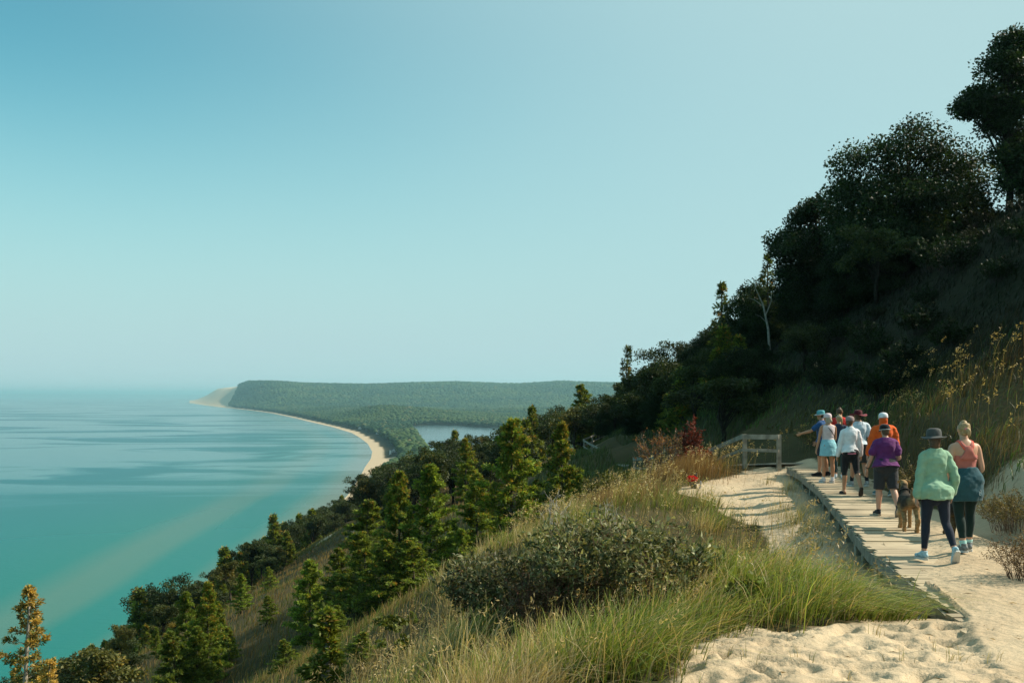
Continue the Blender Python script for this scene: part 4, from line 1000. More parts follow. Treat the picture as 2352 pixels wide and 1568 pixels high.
# shrubs on the dune
def shrub(kind, p, x, y, label, rz=0, sc=1): put(kind, p[0], p[1], (x, y, gz(x, y)), label, 'shrub', None, rz, sc, ('foliage', 'stems'))
lf = make_shrub(40, 1.16, 2.3, 1.7, (.035, .062, .014), (.30, .29, .15), 118, 46, .085, .027, .5, (.13, .05, .035), curl=.16)
shrub('leafy_shrub', lf, 1.10, 10.9, 'large leafy shrub with pale curled leaves in the middle of the dune')
lf2 = make_shrub(41, .85, 1.5, 1.2, (.035, .058, .014), (.26, .25, .14), 90, 40, .08, .025, .6, (.14, .06, .04), curl=.16)
shrub('leafy_shrub', lf2, -.12, 11.6, 'smaller pale leaved shrub at the left end of the large leafy shrub')
lf3 = make_shrub(42, .75, 1.3, 1.0, (.05, .045, .02), (.16, .12, .06), 90, 22, .055, .018, .6, (.13, .06, .04), bare=.35)
shrub('twiggy_shrub', lf3, .45, 10.5, 'twiggy reddish stemmed shrub in front of the leafy shrubs')
lf4 = make_shrub(53, .62, 1.1, 1.0, (.04, .07, .014), (.2, .22, .07), 46, 40, .08, .028, .5, (.13, .06, .04), curl=.16)
shrub('leafy_shrub', lf4, 1.95, 11.9, 'low dark green shrub running out to the right of the large leafy shrub')
shrub('leafy_shrub', lf4, .2, 13.4, 'dark green shrub behind the large leafy shrub towards the cedars', 2.2, 1.15)
sg = make_shrub(43, .95, 1.9, 1.6, (.045, .06, .014), (.17, .16, .03), 70, 34, .07, .03, .4, (.15, .10, .06))
shrub('green_shrub', sg, 3.0, 30.5, 'yellow green shrub beside the cedars at the head of the sand hollow')
shrub('green_shrub', sg, 2.0, 33.5, 'darker low shrub left behind the yellow green shrub', 2, .9)
rs = make_shrub(44, 1.7, 2.3, 1.8, (.13, .045, .018), (.26, .11, .03), 66, 26, .075, .04, .3, (.16, .12, .09), gold=.25, bare=.3, twr=.008)
shrub('rusty_shrub', rs, 5.05, 34.0, 'rust brown shrub with bare twigs in front of the dark wood')
rr = make_shrub(45, 1.85, .75, .7, (.12, .020, .012), (.20, .042, .020), 22, 46, .08, .045, .3, (.14, .09, .07), twr=.008)
shrub('red_shrub', rr, 6.0, 33.6, 'upright bright red leaved shrub right of the rust brown one')
shrub('red_shrub', make_shrub(46, .8, 1.4, 1.0, (.14, .03, .015), (.25, .07, .02), 36, 30, .07, .04, .2, (.14, .09, .07), twr=.007), 6.0, 32.6, 'low spreading red leaved shrub at the foot of the upright red shrub')
bb = make_shrub(47, .62, 1.15, 1.0, (.11, .07, .035), (.24, .16, .08), 120, 26, .022, .012, .5, (.10, .06, .035), bare=.1, twr=.0028)
shrub('brown_bush', bb, 5.95, 11.4, 'dry brown bush on the sand at the right edge of the view')
shrub('brown_bush', make_shrub(48, .6, 1.3, 1.1, (.09, .08, .03), (.22, .17, .07), 90, 30, .05, .012, .5, (.12, .08, .05), twr=.003), 7.35, 14.6, 'tangled dry bush on the bank right of the coral top')
shrub('brown_bush', make_shrub(49, .7, 1.5, 1.0, (.10, .075, .03), (.25, .19, .07), 80, 28, .06, .014, .5, (.14, .09, .05), twr=.004), 8.3, 20.5, 'golden dry bush behind the walker in purple')
shrub('brown_bush', make_shrub(50, .65, 1.5, 1.0, (.07, .075, .025), (.2, .17, .06), 80, 28, .06, .014, .5, (.14, .09, .05), twr=.004), 10.0, 33.0, 'dry bush beside the boardwalk end left of the walkers')
bt = make_shrub(51, .9, .9, .7, (.2, .16, .1), (.25, .2, .12), 14, 4, .05, .02, .3, (.36, .33, .28), bare=.92, twr=.006)
shrub('bare_shrub', bt, 2.0, 19.5, 'pale bare twiggy shrub left of the sand hollow')
shrub('bare_shrub', bt, .9, 21.5, 'pale bare twigs in front of the slender cedar', 2, 1.1)
mk = make_shrub(52, .42, .5, .4, (.10, .15, .025), (.2, .22, .05), 12, 14, .09, .05, .6, (.14, .12, .05), fill=.4)
shrub('milkweed', mk, 2.35, 10.1, 'broad leaved green plant at the back of the bare sand')
shrub('milkweed', mk, 3.95, 15.2, 'leafy green plant in the shade beside the boardwalk', 1.5, 1.1)

# ------------------------------------------------------------------ grass
def gro(name, label, parts):
    f = Fol()
    for p in parts: f.add(*p[:3])
    return tag(link(name, f.mesh(name, M_grass)), label, 'grass', kind='stuff')
def G(x, y): return np.stack([x, y, ground(x, y)], 1)
def smask(x, y): return sand_mask(x, y)
DRY = (.56, .42, .20); DRY2 = (.32, .22, .095); GRN = (.13, .185, .034); GRN2 = (.28, .30, .075); STR = (.62, .49, .27)
r6 = np.random.default_rng(66)
LEAN = np.array([.24, -.08])
parts = []; stalks = []
# dry turf of the near dune
def dn(x, y): return (1 - smask(x, y)) * (.12 + 1.0 * sstep(.38, .56, fbm(x * 1.6, y * 1.6, 71))) * (x < bw_x(y) - 1.0)
x, y = scatter(19000, -6, 5.2, 6.0, 16, dn, r6)
n = len(x); t = fbm(x * .8, y * .8, 77)
c = np.where((r6.random(n) < np.clip((t - .42) * 4 + .16 * (x - .8), .08, .85))[:, None], cols(n, GRN, GRN2, r6), cols(n, DRY, DRY2, r6))
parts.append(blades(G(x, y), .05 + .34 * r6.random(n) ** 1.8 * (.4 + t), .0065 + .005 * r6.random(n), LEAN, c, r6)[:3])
# middle distance turf
def dm(x, y): return (1 - smask(x, y)) * (.15 + 1.0 * sstep(.38, .56, fbm(x * .9, y * .9, 72))) * (x < bw_x(y) - 1.0)
x, y = scatter(31000, -8, 8, 15.5, 46, dm, r6); n = len(x); t = fbm(x * .45, y * .45, 78)
c = np.where((r6.random(n) < np.clip((t - .38) * 4, .1, .85))[:, None], cols(n, GRN, GRN2, r6), cols(n, DRY, DRY2, r6))
parts.append(blades(G(x, y), .14 + .32 * r6.random(n) * (.5 + t), .010 + .006 * r6.random(n), LEAN, c, r6)[:3])
# rust coloured fluffy patch
x = 5.25 + .55 * r6.normal(size=2600); y = 30.2 + .8 * r6.normal(size=2600); n = len(x)
parts.append(blades(G(x, y), .3 + .35 * r6.random(n), .009, LEAN, cols(n, (.25, .135, .055), (.33, .21, .09), r6), r6, droop=.2)[:3])
x = 2.6 + .8 * r6.normal(size=1800); y = 26 + 1.0 * r6.normal(size=1800); n = len(x)
parts.append(blades(G(x, y), .3 + .3 * r6.random(n), .008, LEAN, cols(n, (.30, .16, .07), (.36, .24, .12), r6), r6, droop=.2)[:3])
# straw on the near sand and the mound
def tuft(cx, cy, n, rx, ry, h, c1, c2, wd=.006, lean=LEAN, droop=.35, dry=.15):
    x = cx + rx * r6.normal(size=n); y = cy + ry * r6.normal(size=n)
    k = (r6.random(n) < dry)[:, None]
    c = np.where(k, cols(n, STR, DRY, r6), cols(n, c1, c2, r6))
    od = np.stack([x - cx, y - cy], 1) / max(rx, ry) * .22
    b_ = blades(G(x, y), h * (.45 + .75 * r6.random(n)), wd * (.8 + .5 * r6.random(n)), lean + od, c, r6, droop=droop)
    parts.append(b_[:3])
LG = (.15, .235, .034); LG2 = (.36, .41, .09)
for cx, cy, n, rx, ry, h in ((3.05, 11.3, 900, .34, .5, .62), (3.45, 10.5, 620, .26, .28, .52), (2.6, 11.9, 600, .34, .45, .62), (3.5, 11.7, 420, .2, .34, .5), (2.35, 11.0, 380, .22, .26, .5), (3.1, 9.9, 420, .3, .16, .38), (3.75, 10.1, 200, .16, .14, .3)):
    tuft(cx, cy, n, rx, ry, h, LG, LG2, .0105, LEAN + [.32, -.14], .55, .25)
for cx, cy, n, rx, ry, h in ((.78, 7.9, 900, .22, .3, .62), (1.05, 8.3, 500, .18, .25, .6), (.45, 8.4, 500, .25, .3, .55), (1.6, 9.7, 550, .22, .3, .55), (1.95, 9.6, 260, .12, .2, .5)):
    tuft(cx, cy, n, rx, ry, h, (.12, .19, .03), (.30, .35, .075), .0095, LEAN + [.08, -.05], .42, .22)
for i in range(95):
    yy = 9.5 + 18 * r6.random() ** 1.2; xx = -1.5 + r6.random() * (bw_x(yy) - .4 + 1.5)
    if smask(np.array([xx]), np.array([yy]))[0] > .4: continue
    g = r6.random() < .5
    tuft(xx, yy, 160, .18, .22, .4 + .25 * r6.random(), LG if g else DRY, LG2 if g else STR, .0095, LEAN, .45, .2)
for i in range(44):
    yy = 6.6 + 3.0 * r6.random(); xx = -1.6 + 2.3 * r6.random()
    g = r6.random() < .3
    tuft(xx, yy, 130, .16, .16, .35 + .25 * r6.random(), LG if g else STR, LG2 if g else DRY2, .008, LEAN, .4, .3)
for i in range(10):   # sprigs lying on the open sand
    xx = 1.5 + 2.2 * r6.random(); yy = 6.9 + 2.0 * r6.random(); tuft(xx, yy, 9, .05, .05, .14, GRN, STR, .005, LEAN, .5, .4)
for i in range(30):   # foot of the boardwalk
    yy = 10 + 18 * r6.random(); xx = bw_x(yy) - .25 - .9 * r6.random(); tuft(xx, yy, 40, .12, .15, .3 + .2 * r6.random(), DRY, GRN2, .007, LEAN, .4, .3)
x, y = scatter(3600, -4, 4.4, 6.3, 20, lambda x, y: (1 - smask(x, y)) * (.3 + .7 * (fbm(x * 1.4, y * 1.4, 83) > .5)), r6); n = len(x)
parts.append(blades(G(x, y), .35 + .45 * r6.random(n), .0065, LEAN * .6, cols(n, (.60, .47, .25), DRY, r6), r6, droop=.5, seg=5, spl=.9)[:3])
x, y = scatter(420, 1.1, 7, 6.6, 15, lambda x, y: smask(x, y) * .9, r6); n = len(x)
az = r6.random(n) * 2 * pi; lf_ = leaf_quads(G(x, y) + [0, 0, .012], np.stack([np.cos(az), np.sin(az), .12 * r6.normal(size=n)], 1), .03 + .12 * r6.random(n) ** 2, .005 + .006 * r6.random(n), cols(n, (.30, .21, .10), (.10, .07, .035), r6), r6, .1)
parts.append(lf_)
gro('dune_grass', 'green and straw coloured dune grass around the bare sand', parts)

# seed heads
parts = []
def stems(x, y, h, hl, c1, c2, lean=LEAN, wd=.004, per=14, hw=.009):
    n = len(x); col = cols(n, c1, c2, r6)
    b_ = blades(G(x, y), h, wd, lean, col, r6, droop=.18, seg=5); parts.append(b_[:3])
    parts.append(heads(b_[3], hl, col, r6, per, hw, .3, lean * 2))
yy = 11 + 10 * r6.random(70); stems(bw_x(yy) - .35 - .9 * r6.random(70), yy, .45 + .3 * r6.random(70), .30, (.42, .32, .17), (.30, .22, .11), LEAN)
x, y = scatter(1500, -4, 5, 7, 20, lambda x, y: (1 - smask(x, y)) * .6, r6); stems(x, y, .42 + .38 * r6.random(len(x)), .20, (.48, .37, .19), DRY2, wd=.005, per=12, hw=.0065)
x, y = scatter(1500, 0, 8, 20, 36, lambda x, y: (1 - smask(x, y)) * .6 * (x < bw_x(y) - .4), r6); stems(x, y, .5 + .4 * r6.random(len(x)), .22, STR, DRY2, wd=.007, per=8, hw=.012)
x, y = scatter(620, 6.6, 14, 14, 34, lambda x, y: (1 - smask(x, y)) * .7 * (ground(x, y) < 1.0), r6); stems(x, y, .55 + .5 * r6.random(len(x)), .28, (.46, .33, .13), (.30, .22, .08), wd=.007, per=12, hw=.013)
gro('seed_grass', 'tall dry grass stalks with feathery seed heads', parts)

# meadow on the lake side
parts = []
def dl(x, y): return (x < 1.5 - .02 * y) * (.4 + .7 * fbm(x * .3, y * .3, 73)) * np.clip(40 / y, .15, 1)
x, y = scatter(105000, -34, 2, 13, 150, dl, r6); n = len(x); t = fbm(x * .16, y * .16, 79)
c = np.where((r6.random(n) < np.clip((t - .42) * 4, .08, .8))[:, None], cols(n, (.11, .14, .03), (.18, .19, .05), r6), cols(n, (.38, .25, .105), (.24, .155, .065), r6))
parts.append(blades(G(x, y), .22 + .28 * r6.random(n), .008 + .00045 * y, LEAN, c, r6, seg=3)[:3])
x, y = scatter(17000, 1.5, 13, 44, 104, lambda x, y: (np.abs(x - 7.3) > .9) * 1.0, r6); n = len(x)
parts.append(blades(G(x, y), .35 + .4 * r6.random(n), .03, LEAN, cols(n, (.05, .085, .022), (.12, .15, .045), r6), r6, seg=3)[:3])
gro('meadow_grass', 'brown and green meadow grass on the lakeward slope', parts)
# hillside
parts = []
x, y = scatter(26000, 7, 15, 13, 31, lambda x, y: (1 - smask(x, y)) * (x > bw_x(y) + 2.1) * (.15 + .95 * sstep(.38, .58, fbm(x * .8, y * .8, 84))), r6); n = len(x)
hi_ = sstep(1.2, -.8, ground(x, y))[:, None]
c = np.where((r6.random(n) < .35)[:, None], cols(n, (.07, .095, .022), (.14, .16, .04), r6), cols(n, (.24, .165, .065), (.13, .09, .038), r6)) * (.25 + .75 * hi_)  # blades darkened uphill, imitating the slope's shade
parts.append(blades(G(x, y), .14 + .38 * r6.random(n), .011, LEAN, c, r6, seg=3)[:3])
def dh(x, y): return (1 - smask(x, y)) * (.25 + .8 * sstep(.4, .6, fbm(x * .5, y * .5, 74))) * (x > bw_x(y) + 1.7) * sstep(-1.8, -.3, ground(x, y) + .9 * fbm(x * .4, y * .4, 75))
x, y = scatter(75000, 6.2, 30, 11, 62, dh, r6); n = len(x); t = fbm(x * .3, y * .3, 80)
low = sstep(2.5, -.5, ground(x, y))[:, None]
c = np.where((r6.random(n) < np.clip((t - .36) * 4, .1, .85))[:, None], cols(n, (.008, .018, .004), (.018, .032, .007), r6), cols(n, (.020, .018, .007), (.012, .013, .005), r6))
c = c * (1 + low * 7)  # hillside shade put into the blade colour, lighter towards the sunlit foot
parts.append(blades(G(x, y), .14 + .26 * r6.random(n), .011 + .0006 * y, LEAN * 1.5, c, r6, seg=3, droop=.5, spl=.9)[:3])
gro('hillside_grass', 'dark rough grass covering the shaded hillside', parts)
# ------------------------------------------------------------------ people and dogs
def catmull(P, sub=5):
    P = np.asarray(P, float); n = len(P)
    if n < 3: return P
    Q = np.vstack([2 * P[0] - P[1], P, 2 * P[-1] - P[-2]]); o = []
    for i in range(n - 1):
        a, b, c, d = Q[i], Q[i + 1], Q[i + 2], Q[i + 3]
        for k in range(sub):
            t = k / sub
            o.append(.5 * ((2 * b) + (c - a) * t + (2 * a - 5 * b + 4 * c - d) * t * t + (3 * b - a - 3 * c + d) * t ** 3))
    o.append(P[-1]); return np.array(o)

def loft(mb, P, R, side=(1, 0, 0), n=18, sub=5, ends=(True, True)):
    """closed tube of elliptical sections: R = lateral and depth radius per joint, rounded ends"""
    P = np.asarray(P, float); R = np.asarray([(r, r) if np.isscalar(r) else r for r in R], float)
    C = catmull(np.hstack([P, R]), sub); P = C[:, :3]; R = np.maximum(C[:, 3:], .002)
    T = unit(np.gradient(P, axis=0)); pre = []; post = []
    if ends[0]: pre = [(P[0] - T[0] * R[0].min() * sin(a), R[0] * cos(a)) for a in (1.35, .9, .45)]
    if ends[1]: post = [(P[-1] + T[-1] * R[-1].min() * sin(a), R[-1] * cos(a)) for a in (.45, .9, 1.35)]
    P2 = np.array([p for p, r in pre] + list(P) + [p for p, r in post]); R2 = np.array([r for p, r in pre] + list(R) + [r for p, r in post])
    T2 = np.vstack([np.repeat(T[:1], len(pre), 0), T, np.repeat(T[-1:], len(post), 0)]); m = len(P2)
    A = np.array(side, float)[None] - (T2 @ np.array(side, float))[:, None] * T2; A = unit(A); B = np.cross(T2, A)
    th = np.arange(n) * 2 * pi / n
    V = (P2[:, None] + R2[:, 0][:, None, None] * np.cos(th)[None, :, None] * A[:, None] + R2[:, 1][:, None, None] * np.sin(th)[None, :, None] * B[:, None]).reshape(-1, 3)
    i, j = np.meshgrid(np.arange(m - 1), np.arange(n), indexing='ij'); i = i.ravel(); j = j.ravel(); k = (j + 1) % n
    Q = np.stack([i * n + j, i * n + k, (i + 1) * n + k, (i + 1) * n + j], 1)
    V = np.vstack([V, P2[0], P2[-1]]); Tt = []
    for q in range(n): Tt += [(m * n, (q + 1) % n, q), (m * n + 1, (m - 1) * n + q, (m - 1) * n + (q + 1) % n)]
    mb.add(V, Q, Tt)

def blob(mb, c, r, n=14):
    r = np.broadcast_to(np.asarray(r, float), (3,)); th = np.linspace(-pi / 2, pi / 2, 9)
    prof = [(max(cos(t), .001), sin(t)) for t in th]
    V0 = MB().lathe(prof, n=n)
    V = V0.V[0] * r + np.array(c); mb.add(V, V0.Q[0])

def fuse(name, mb, mat, vox=.008, smooth=3, fold=0., seed=0, tintf=None, cut=None):
    """melt the pieces into one continuous skin"""
    me = mb.mesh('tmp', mat); o = bpy.data.objects.new('tmp', me); COL.objects.link(o)
    m = o.modifiers.new('r', 'REMESH'); m.mode = 'VOXEL'; m.voxel_size = vox
    if smooth: q = o.modifiers.new('s', 'SMOOTH'); q.factor = .5; q.iterations = smooth
    bpy.context.view_layer.update()
    dg = bpy.context.evaluated_depsgraph_get()
    out = bpy.data.meshes.new_from_object(o.evaluated_get(dg)); out.name = name
    bpy.data.objects.remove(o); bpy.data.meshes.remove(me)
    n = len(out.vertices); co = np.empty(n * 3); out.vertices.foreach_get('co', co); co = co.reshape(-1, 3)
    if fold:
        nr = np.empty(n * 3); out.vertex_normals.foreach_get('vector', nr); nr = nr.reshape(-1, 3)
        a = vn(co[:, 0] * 6 + co[:, 2] * 5 + 30, co[:, 2] * 7 - co[:, 0] * 6 + co[:, 1] * 4 + 30, seed) - .5
        b = vn(co[:, 0] * 22 - co[:, 2] * 9 + 60, co[:, 2] * 26 + co[:, 1] * 12 + 60, seed + 5) - .5
        co = co + nr * ((a * 1.0 + b * .45) * fold)[:, None]
        out.vertices.foreach_set('co', co.ravel())
    if tintf is not None:
        c = np.ones((n, 4)); c[:, :3] = tintf(co); at_ = out.attributes.new('tint', 'FLOAT_COLOR', 'POINT'); at_.data.foreach_set('color', c.ravel())
    out.polygons.foreach_set('use_smooth', np.ones(len(out.polygons), bool))
    out.materials.clear(); out.materials.append(mat); out.update()
    return out

M_skin = {k: simple('skin_' + k, c, .5, .10, 9, .12, 60, .35, hue=(c[0] * 1.08, c[1] * .98, c[2] * .95)) for k, c in
          {'fair': (.56, .33, .22), 'tan': (.45, .24, .14), 'rosy': (.52, .30, .21)}.items()}
def cloth(name, c, var=.10): return simple(name, c, .9, var, 14, .75, 21, .15, sheen=.15)
M_sole = simple('rubber_sole', (.55, .55, .52), .8, .15, 12)
M_eye = simple('eye', (.04, .03, .025), .2, .05, 3, spec=.5)

def person(label, px, Y, H, heading=0., sex='f', girth=1., skin='fair', lean=3, legs=((8, 6, 0), (-12, 30, 45)), arms=((8, 4, 12), (8, 4, 12)), head=(0, 0),
           top=None, bottom=None, shoes=None, hair=None, hat=None, spread=.0, extra=None, fingers=.55, z=None, socks=None):
    s = H / 1.70; x = (px * K - 512) / F * Y
    mskin = M_skin[skin]
    W = girth
    f = sex == 'f'
    tb = [(.79, .10, .09, -.01), (.85, .160, .112, -.012), (.92, .176, .122, -.014), (1.00, .158, .108, 0), (1.08, .136, .097, .006), (1.16, .140, .098, .008), (1.25, .152, .110, .008), (1.33, .162, .106, .0), (1.385, .158, .088, -.006), (1.43, .105, .068, -.008), (1.46, .060, .058, -.004), (1.52, .050, .055, .010)] if f else \
         [(.80, .10, .09, -.01), (.86, .155, .112, -.010), (.93, .166, .116, -.010), (1.00, .158, .110, 0), (1.08, .152, .106, .006), (1.16, .158, .108, .008), (1.25, .172, .116, .006), (1.33, .186, .112, .0), (1.39, .180, .092, -.006), (1.435, .118, .072, -.008), (1.47, .066, .064, -.004), (1.52, .058, .061, .010)]
    tb = np.array(tb); tb[:-2, 1] *= W; tb[:-2, 2] *= (W ** 1.2)
    ln = math.tan(radians(lean))
    def tor(zv): return np.array([np.interp(zv, tb[:, 0], tb[:, i]) for i in (1, 2, 3)])
    def tp(zv, y=0.): return np.array([0, y + (zv - .92) * ln, zv])
    hw = .090 * (1 + .5 * (W - 1)); sw = (.172 if f else .196) * (1 + .35 * (W - 1))
    def sf(xx, zv, s=-1):
        rx, ry, yo = tor(zv); return tp(zv, yo + s * (ry * math.sqrt(max(0, 1 - (xx / rx) ** 2)) + .002)) + np.array([xx, 0, 0])
    # legs
    L = []
    for i, (th, kn, fp) in enumerate(legs):
        sx = -1 if i == 0 else 1
        a = radians(th); b = radians(th - kn)
        hip = np.array([sx * hw, 0, .88]); out = sx * spread
        kne = hip + np.array([out * .4 + sx * .004, sin(a) * .405, -cos(a) * .405])
        ank = kne + np.array([out * .5 - sx * .008, sin(b) * .395, -cos(b) * .395])
        L.append((hip, kne, ank, radians(fp), sx))
    def foot_pts(l):
        hip, kne, ank, fp, sx = l
        R = np.array([[1, 0, 0], [0, cos(fp), sin(fp)], [0, -sin(fp), cos(fp)]])      # heel up
        Zt = np.array([[cos(-sx * .12), -sin(-sx * .12), 0], [sin(-sx * .12), cos(-sx * .12), 0], [0, 0, 1]])
        return lambda V: ank + (np.asarray(V, float) - [0, 0, .080]) @ R.T @ Zt.T
    zmin = min(foot_pts(l)(np.array([(0, y, -.022) for y in (-.06, .1, .18)]))[:, 2].min() for l in L)
    up_ = np.array([0, 0, -zmin])
    # arms
    A = []
    for i, a3 in enumerate(arms):
        sx = -1 if i == 0 else 1
        ab, fl, el = map(radians, a3[:3]); inw = radians(a3[3]) if len(a3) > 3 else .12
        sh = tp(1.352) + np.array([sx * sw, -.008, 0])
        d = np.array([sx * sin(ab), sin(fl) * cos(ab), -cos(fl) * cos(ab)]); elb = sh + d * .285
        f2 = fl + el
        d2 = unit(np.array([sx * sin(ab) * cos(el) - sx * sin(inw) * min(1, el * 1.2), sin(f2), -cos(f2)])); wr = elb + d2 * .245
        A.append((sh, elb, wr, d2, sx))
    ga = .92 + .5 * (W - 1) if f else 1.08 + .4 * (W - 1)
    def arm_chain(a, inf=0., end=1.0, start=0.):
        sh, elb, wr, d2, sx = a
        P = [sh + np.array([-sx * .07, 0, .030]), sh + np.array([-sx * .012, 0, .004]), sh * .55 + elb * .45, elb, elb * .62 + wr * .38, wr]
        R = [.046 * ga, .050 * ga, .045 * ga, .037 * ga, .037 * ga, .026 * ga]
        return cutchain(P, [r + inf for r in R], end)
    def cutchain(P, R, end):
        P = np.array(P); seg = np.linalg.norm(np.diff(P, axis=0), axis=1); cu = np.r_[0, np.cumsum(seg)]; e = end * cu[-1]
        k = [i for i in range(len(P)) if cu[i] < e - 1e-6]
        PP = [P[i] for i in k] + [np.array([np.interp(e, cu, P[:, c]) for c in range(3)])]; RR = [R[i] for i in k] + [np.interp(e, cu, R)]
        return PP, RR
    gl = .98 + .55 * (W - 1)
    def leg_chain(l, inf=0., end=1.0, flare=0.):
        hip, kne, ank, fp, sx = l
        P = [hip + [0, 0, .03], hip * .72 + kne * .28, hip * .35 + kne * .65, kne, kne * .7 + ank * .3 - np.array([0, .012, 0]), kne * .35 + ank * .65 - np.array([0, .006, 0]), ank]
        R = [.088 * gl, .086 * gl, .070 * gl, .055 * gl, .056 * gl, .043 * gl, .035 * gl]
        R = [r + inf + flare * i for i, r in enumerate(R)]
        return cutchain(P, R, end)
    # head
    hy, hp = radians(head[0]), radians(head[1])
    Rh = np.array([[cos(hy), -sin(hy), 0], [sin(hy), cos(hy), 0], [0, 0, 1]]) @ np.array([[1, 0, 0], [0, cos(hp), -sin(hp)], [0, sin(hp), cos(hp)]])
    hc = tp(1.515) + np.array([0, .012, 0])
    def hd(V): return hc + np.asarray(V, float) @ Rh.T
    mb = MB()
    loft(mb, [tp(q[0], q[3]) for q in tb], [(q[1], q[2]) for q in tb], n=24, sub=3)
    for l in L:
        P, R = leg_chain(l); loft(mb, P, R)
        blob(mb, l[0] + np.array([0, -.055 * W, .02]), (.085 * W, .07 * W, .085 * W))
        fpt = foot_pts(l)
        h2 = MB(); loft(h2, [(0, -.045, .035), (0, 0, .04), (0, .06, .035), (0, .12, .024), (0, .165, .018)], [(.028, .030), (.033, .036), (.036, .030), (.040, .022), (.030, .014)], n=12); mb.add(fpt(h2.V[0]), h2.Q[0], h2.T[0])
    for a in A:
        P, R = arm_chain(a); loft(mb, P, R, n=14)
        sh, elb, wr, d2, sx = a
        d = unit(d2 * .9 + np.array([0, .0, -.12])); pn = unit(np.cross(d, [0, 1, 0])) if abs(d[1]) < .8 else np.array([1., 0, 0])
        fw = unit(np.array([0, 1, 0]) - d * d[1]) if abs(d[1]) < .8 else unit(np.array([0, 0, 1]) - d * d[2])
        inn = unit(np.cross(d, fw)) * 1.0
        if inn @ np.array([-sx, 0, 0]) < 0: inn = -inn
        loft(mb, [wr, wr + d * .03, wr + d * .075], [(.016, .025), (.015, .037), (.014, .040)], side=inn, n=12)
        kb = wr + d * .085
        for q, (off, ln_) in enumerate(((.030, .066), (.010, .074), (-.010, .070), (-.029, .056))):
            c1 = kb + fw * off; c = fingers
            t1 = unit(d * cos(c * .5) + inn * sin(c * .5)); t2 = unit(d * cos(c * 1.3) + inn * sin(c * 1.3)); t3 = unit(d * cos(c * 2) + inn * sin(c * 2))
            p2 = c1 + t1 * ln_ * .45; p3 = p2 + t2 * ln_ * .32; p4 = p3 + t3 * ln_ * .25
            loft(mb, [c1 - d * .02, c1, p2, p3, p4], [.0092, .0088, .0082, .0076, .0066], side=fw, n=8, sub=3)
        th0 = wr + d * .03 + fw * .028; t1 = unit(d * .7 + fw * .6 + inn * .35)
        loft(mb, [th0, th0 + t1 * .035, th0 + t1 * .06 + d * .012], [.012, .0105, .008], side=inn, n=8, sub=3)
    h2 = MB()
    loft(h2, [(0, .035, -.02), (0, .030, .012), (0, .012, .05), (0, .0, .095), (0, -.004, .130), (0, -.004, .156)], [(.030, .030), (.050, .058), (.064, .082), (.072, .094), (.068, .088), (.046, .058)], n=20, sub=4)
    loft(h2, [(0, .095, .085), (0, .108, .062), (0, .100, .052)], [.008, .012, .010], n=8, sub=3)                    # nose
    loft(h2, [(-.02, .088, .026), (0, .094, .026), (.02, .088, .026)], [(.006, .006)] * 3, side=(0, 0, 1), n=8, sub=3)     # mouth
    blob(h2, (0, .072, -.008), (.022, .02, .018))
    for sx in (-1, 1):
        loft(h2, [(sx * .072, .0, .052), (sx * .080, -.008, .075), (sx * .078, -.006, .098)], [(.006, .012), (.007, .018), (.006, .014)], side=(1, 0, 0), n=8, sub=3)
        blob(h2, (sx * .03, .083, .098), (.022, .012, .008))
    for V, Q in zip(h2.V, range(len(h2.V))): pass
    off = 0; VV = np.vstack(h2.V); mb.add(hd(VV), np.vstack(h2.Q), np.vstack(h2.T) if h2.T else ())
    mb.V = [v + up_ for v in mb.V]
    def xf(m2): m2.V = [(v + up_) for v in m2.V]; return m2
    body = fuse('person', mb, mskin, .0075, 2)
    g = (Y if z is None else None)
    zz = max(gz(x, Y), float(bw_z(Y)) + .002 if bw_x(Y) - .05 < x < bw_x(Y) + BW_W else -99) if z is None else z
    root = link('person', body, None, (x, Y, zz - .004), heading, s)
    tag(root, label, 'person', 'walkers on the boardwalk')
    e = MB()
    for sx in (-1, 1): blob(e, (sx * .031, .086, .082), (.011, .006, .006), 8)
    e.V = [hd(v) for v in e.V]; xf(e).build('eyes', M_eye, root, smooth=True)
    def part(name, m2, mat, vox=.0085, sm=3, fold=0., seed=1, parent=None):
        me = fuse(name, xf(m2), mat, vox, sm, fold, seed); return link(name, me, parent or root)
    # upper garment
    if top:
        m2 = MB(); inf = top.get('inf', .012); z0 = top['hem']; z1 = top.get('neck', 1.455)
        zs = np.r_[z0, [q for q in tb[:, 0] if z0 + .03 < q < z1 - .015], z1]
        sec = []
        for q in zs:
            rx, ry, yo = tor(q)
            if q < 1.0 and top.get('loose'): rx = max(rx, .15 * W) + .016; ry = max(ry, .11 * W) + .044
            fl = top.get('flare', 0) * max(0, (1.25 - q) / .45)
            sec.append((tp(q, yo), (rx + inf + fl, ry + inf + fl * .8)))
        loft(m2, [a for a, b in sec], [b for a, b in sec], n=26, sub=3, ends=(False, False))
        if top.get('sleeve', 0) > 0:
            for a in A:
                P, R = arm_chain(a, inf + .002 + top.get('slw', 0), top['sleeve']); R[0] = R[0] - top.get('slw', 0); R[1] = R[1] - top.get('slw', 0) * .8
                if top.get('cuff'): R[-1] = R[-1] + .006
                loft(m2, P, R, n=16)
        if top.get('hood'):
            h3 = MB(); loft(h3, [(0, .015, -.06), (0, .0, .0), (0, -.012, .055), (0, -.014, .095)], [(.080, .088), (.084, .094), (.086, .100), (.080, .092)], n=20); m2.add(hd(h3.V[0]), h3.Q[0], h3.T[0])
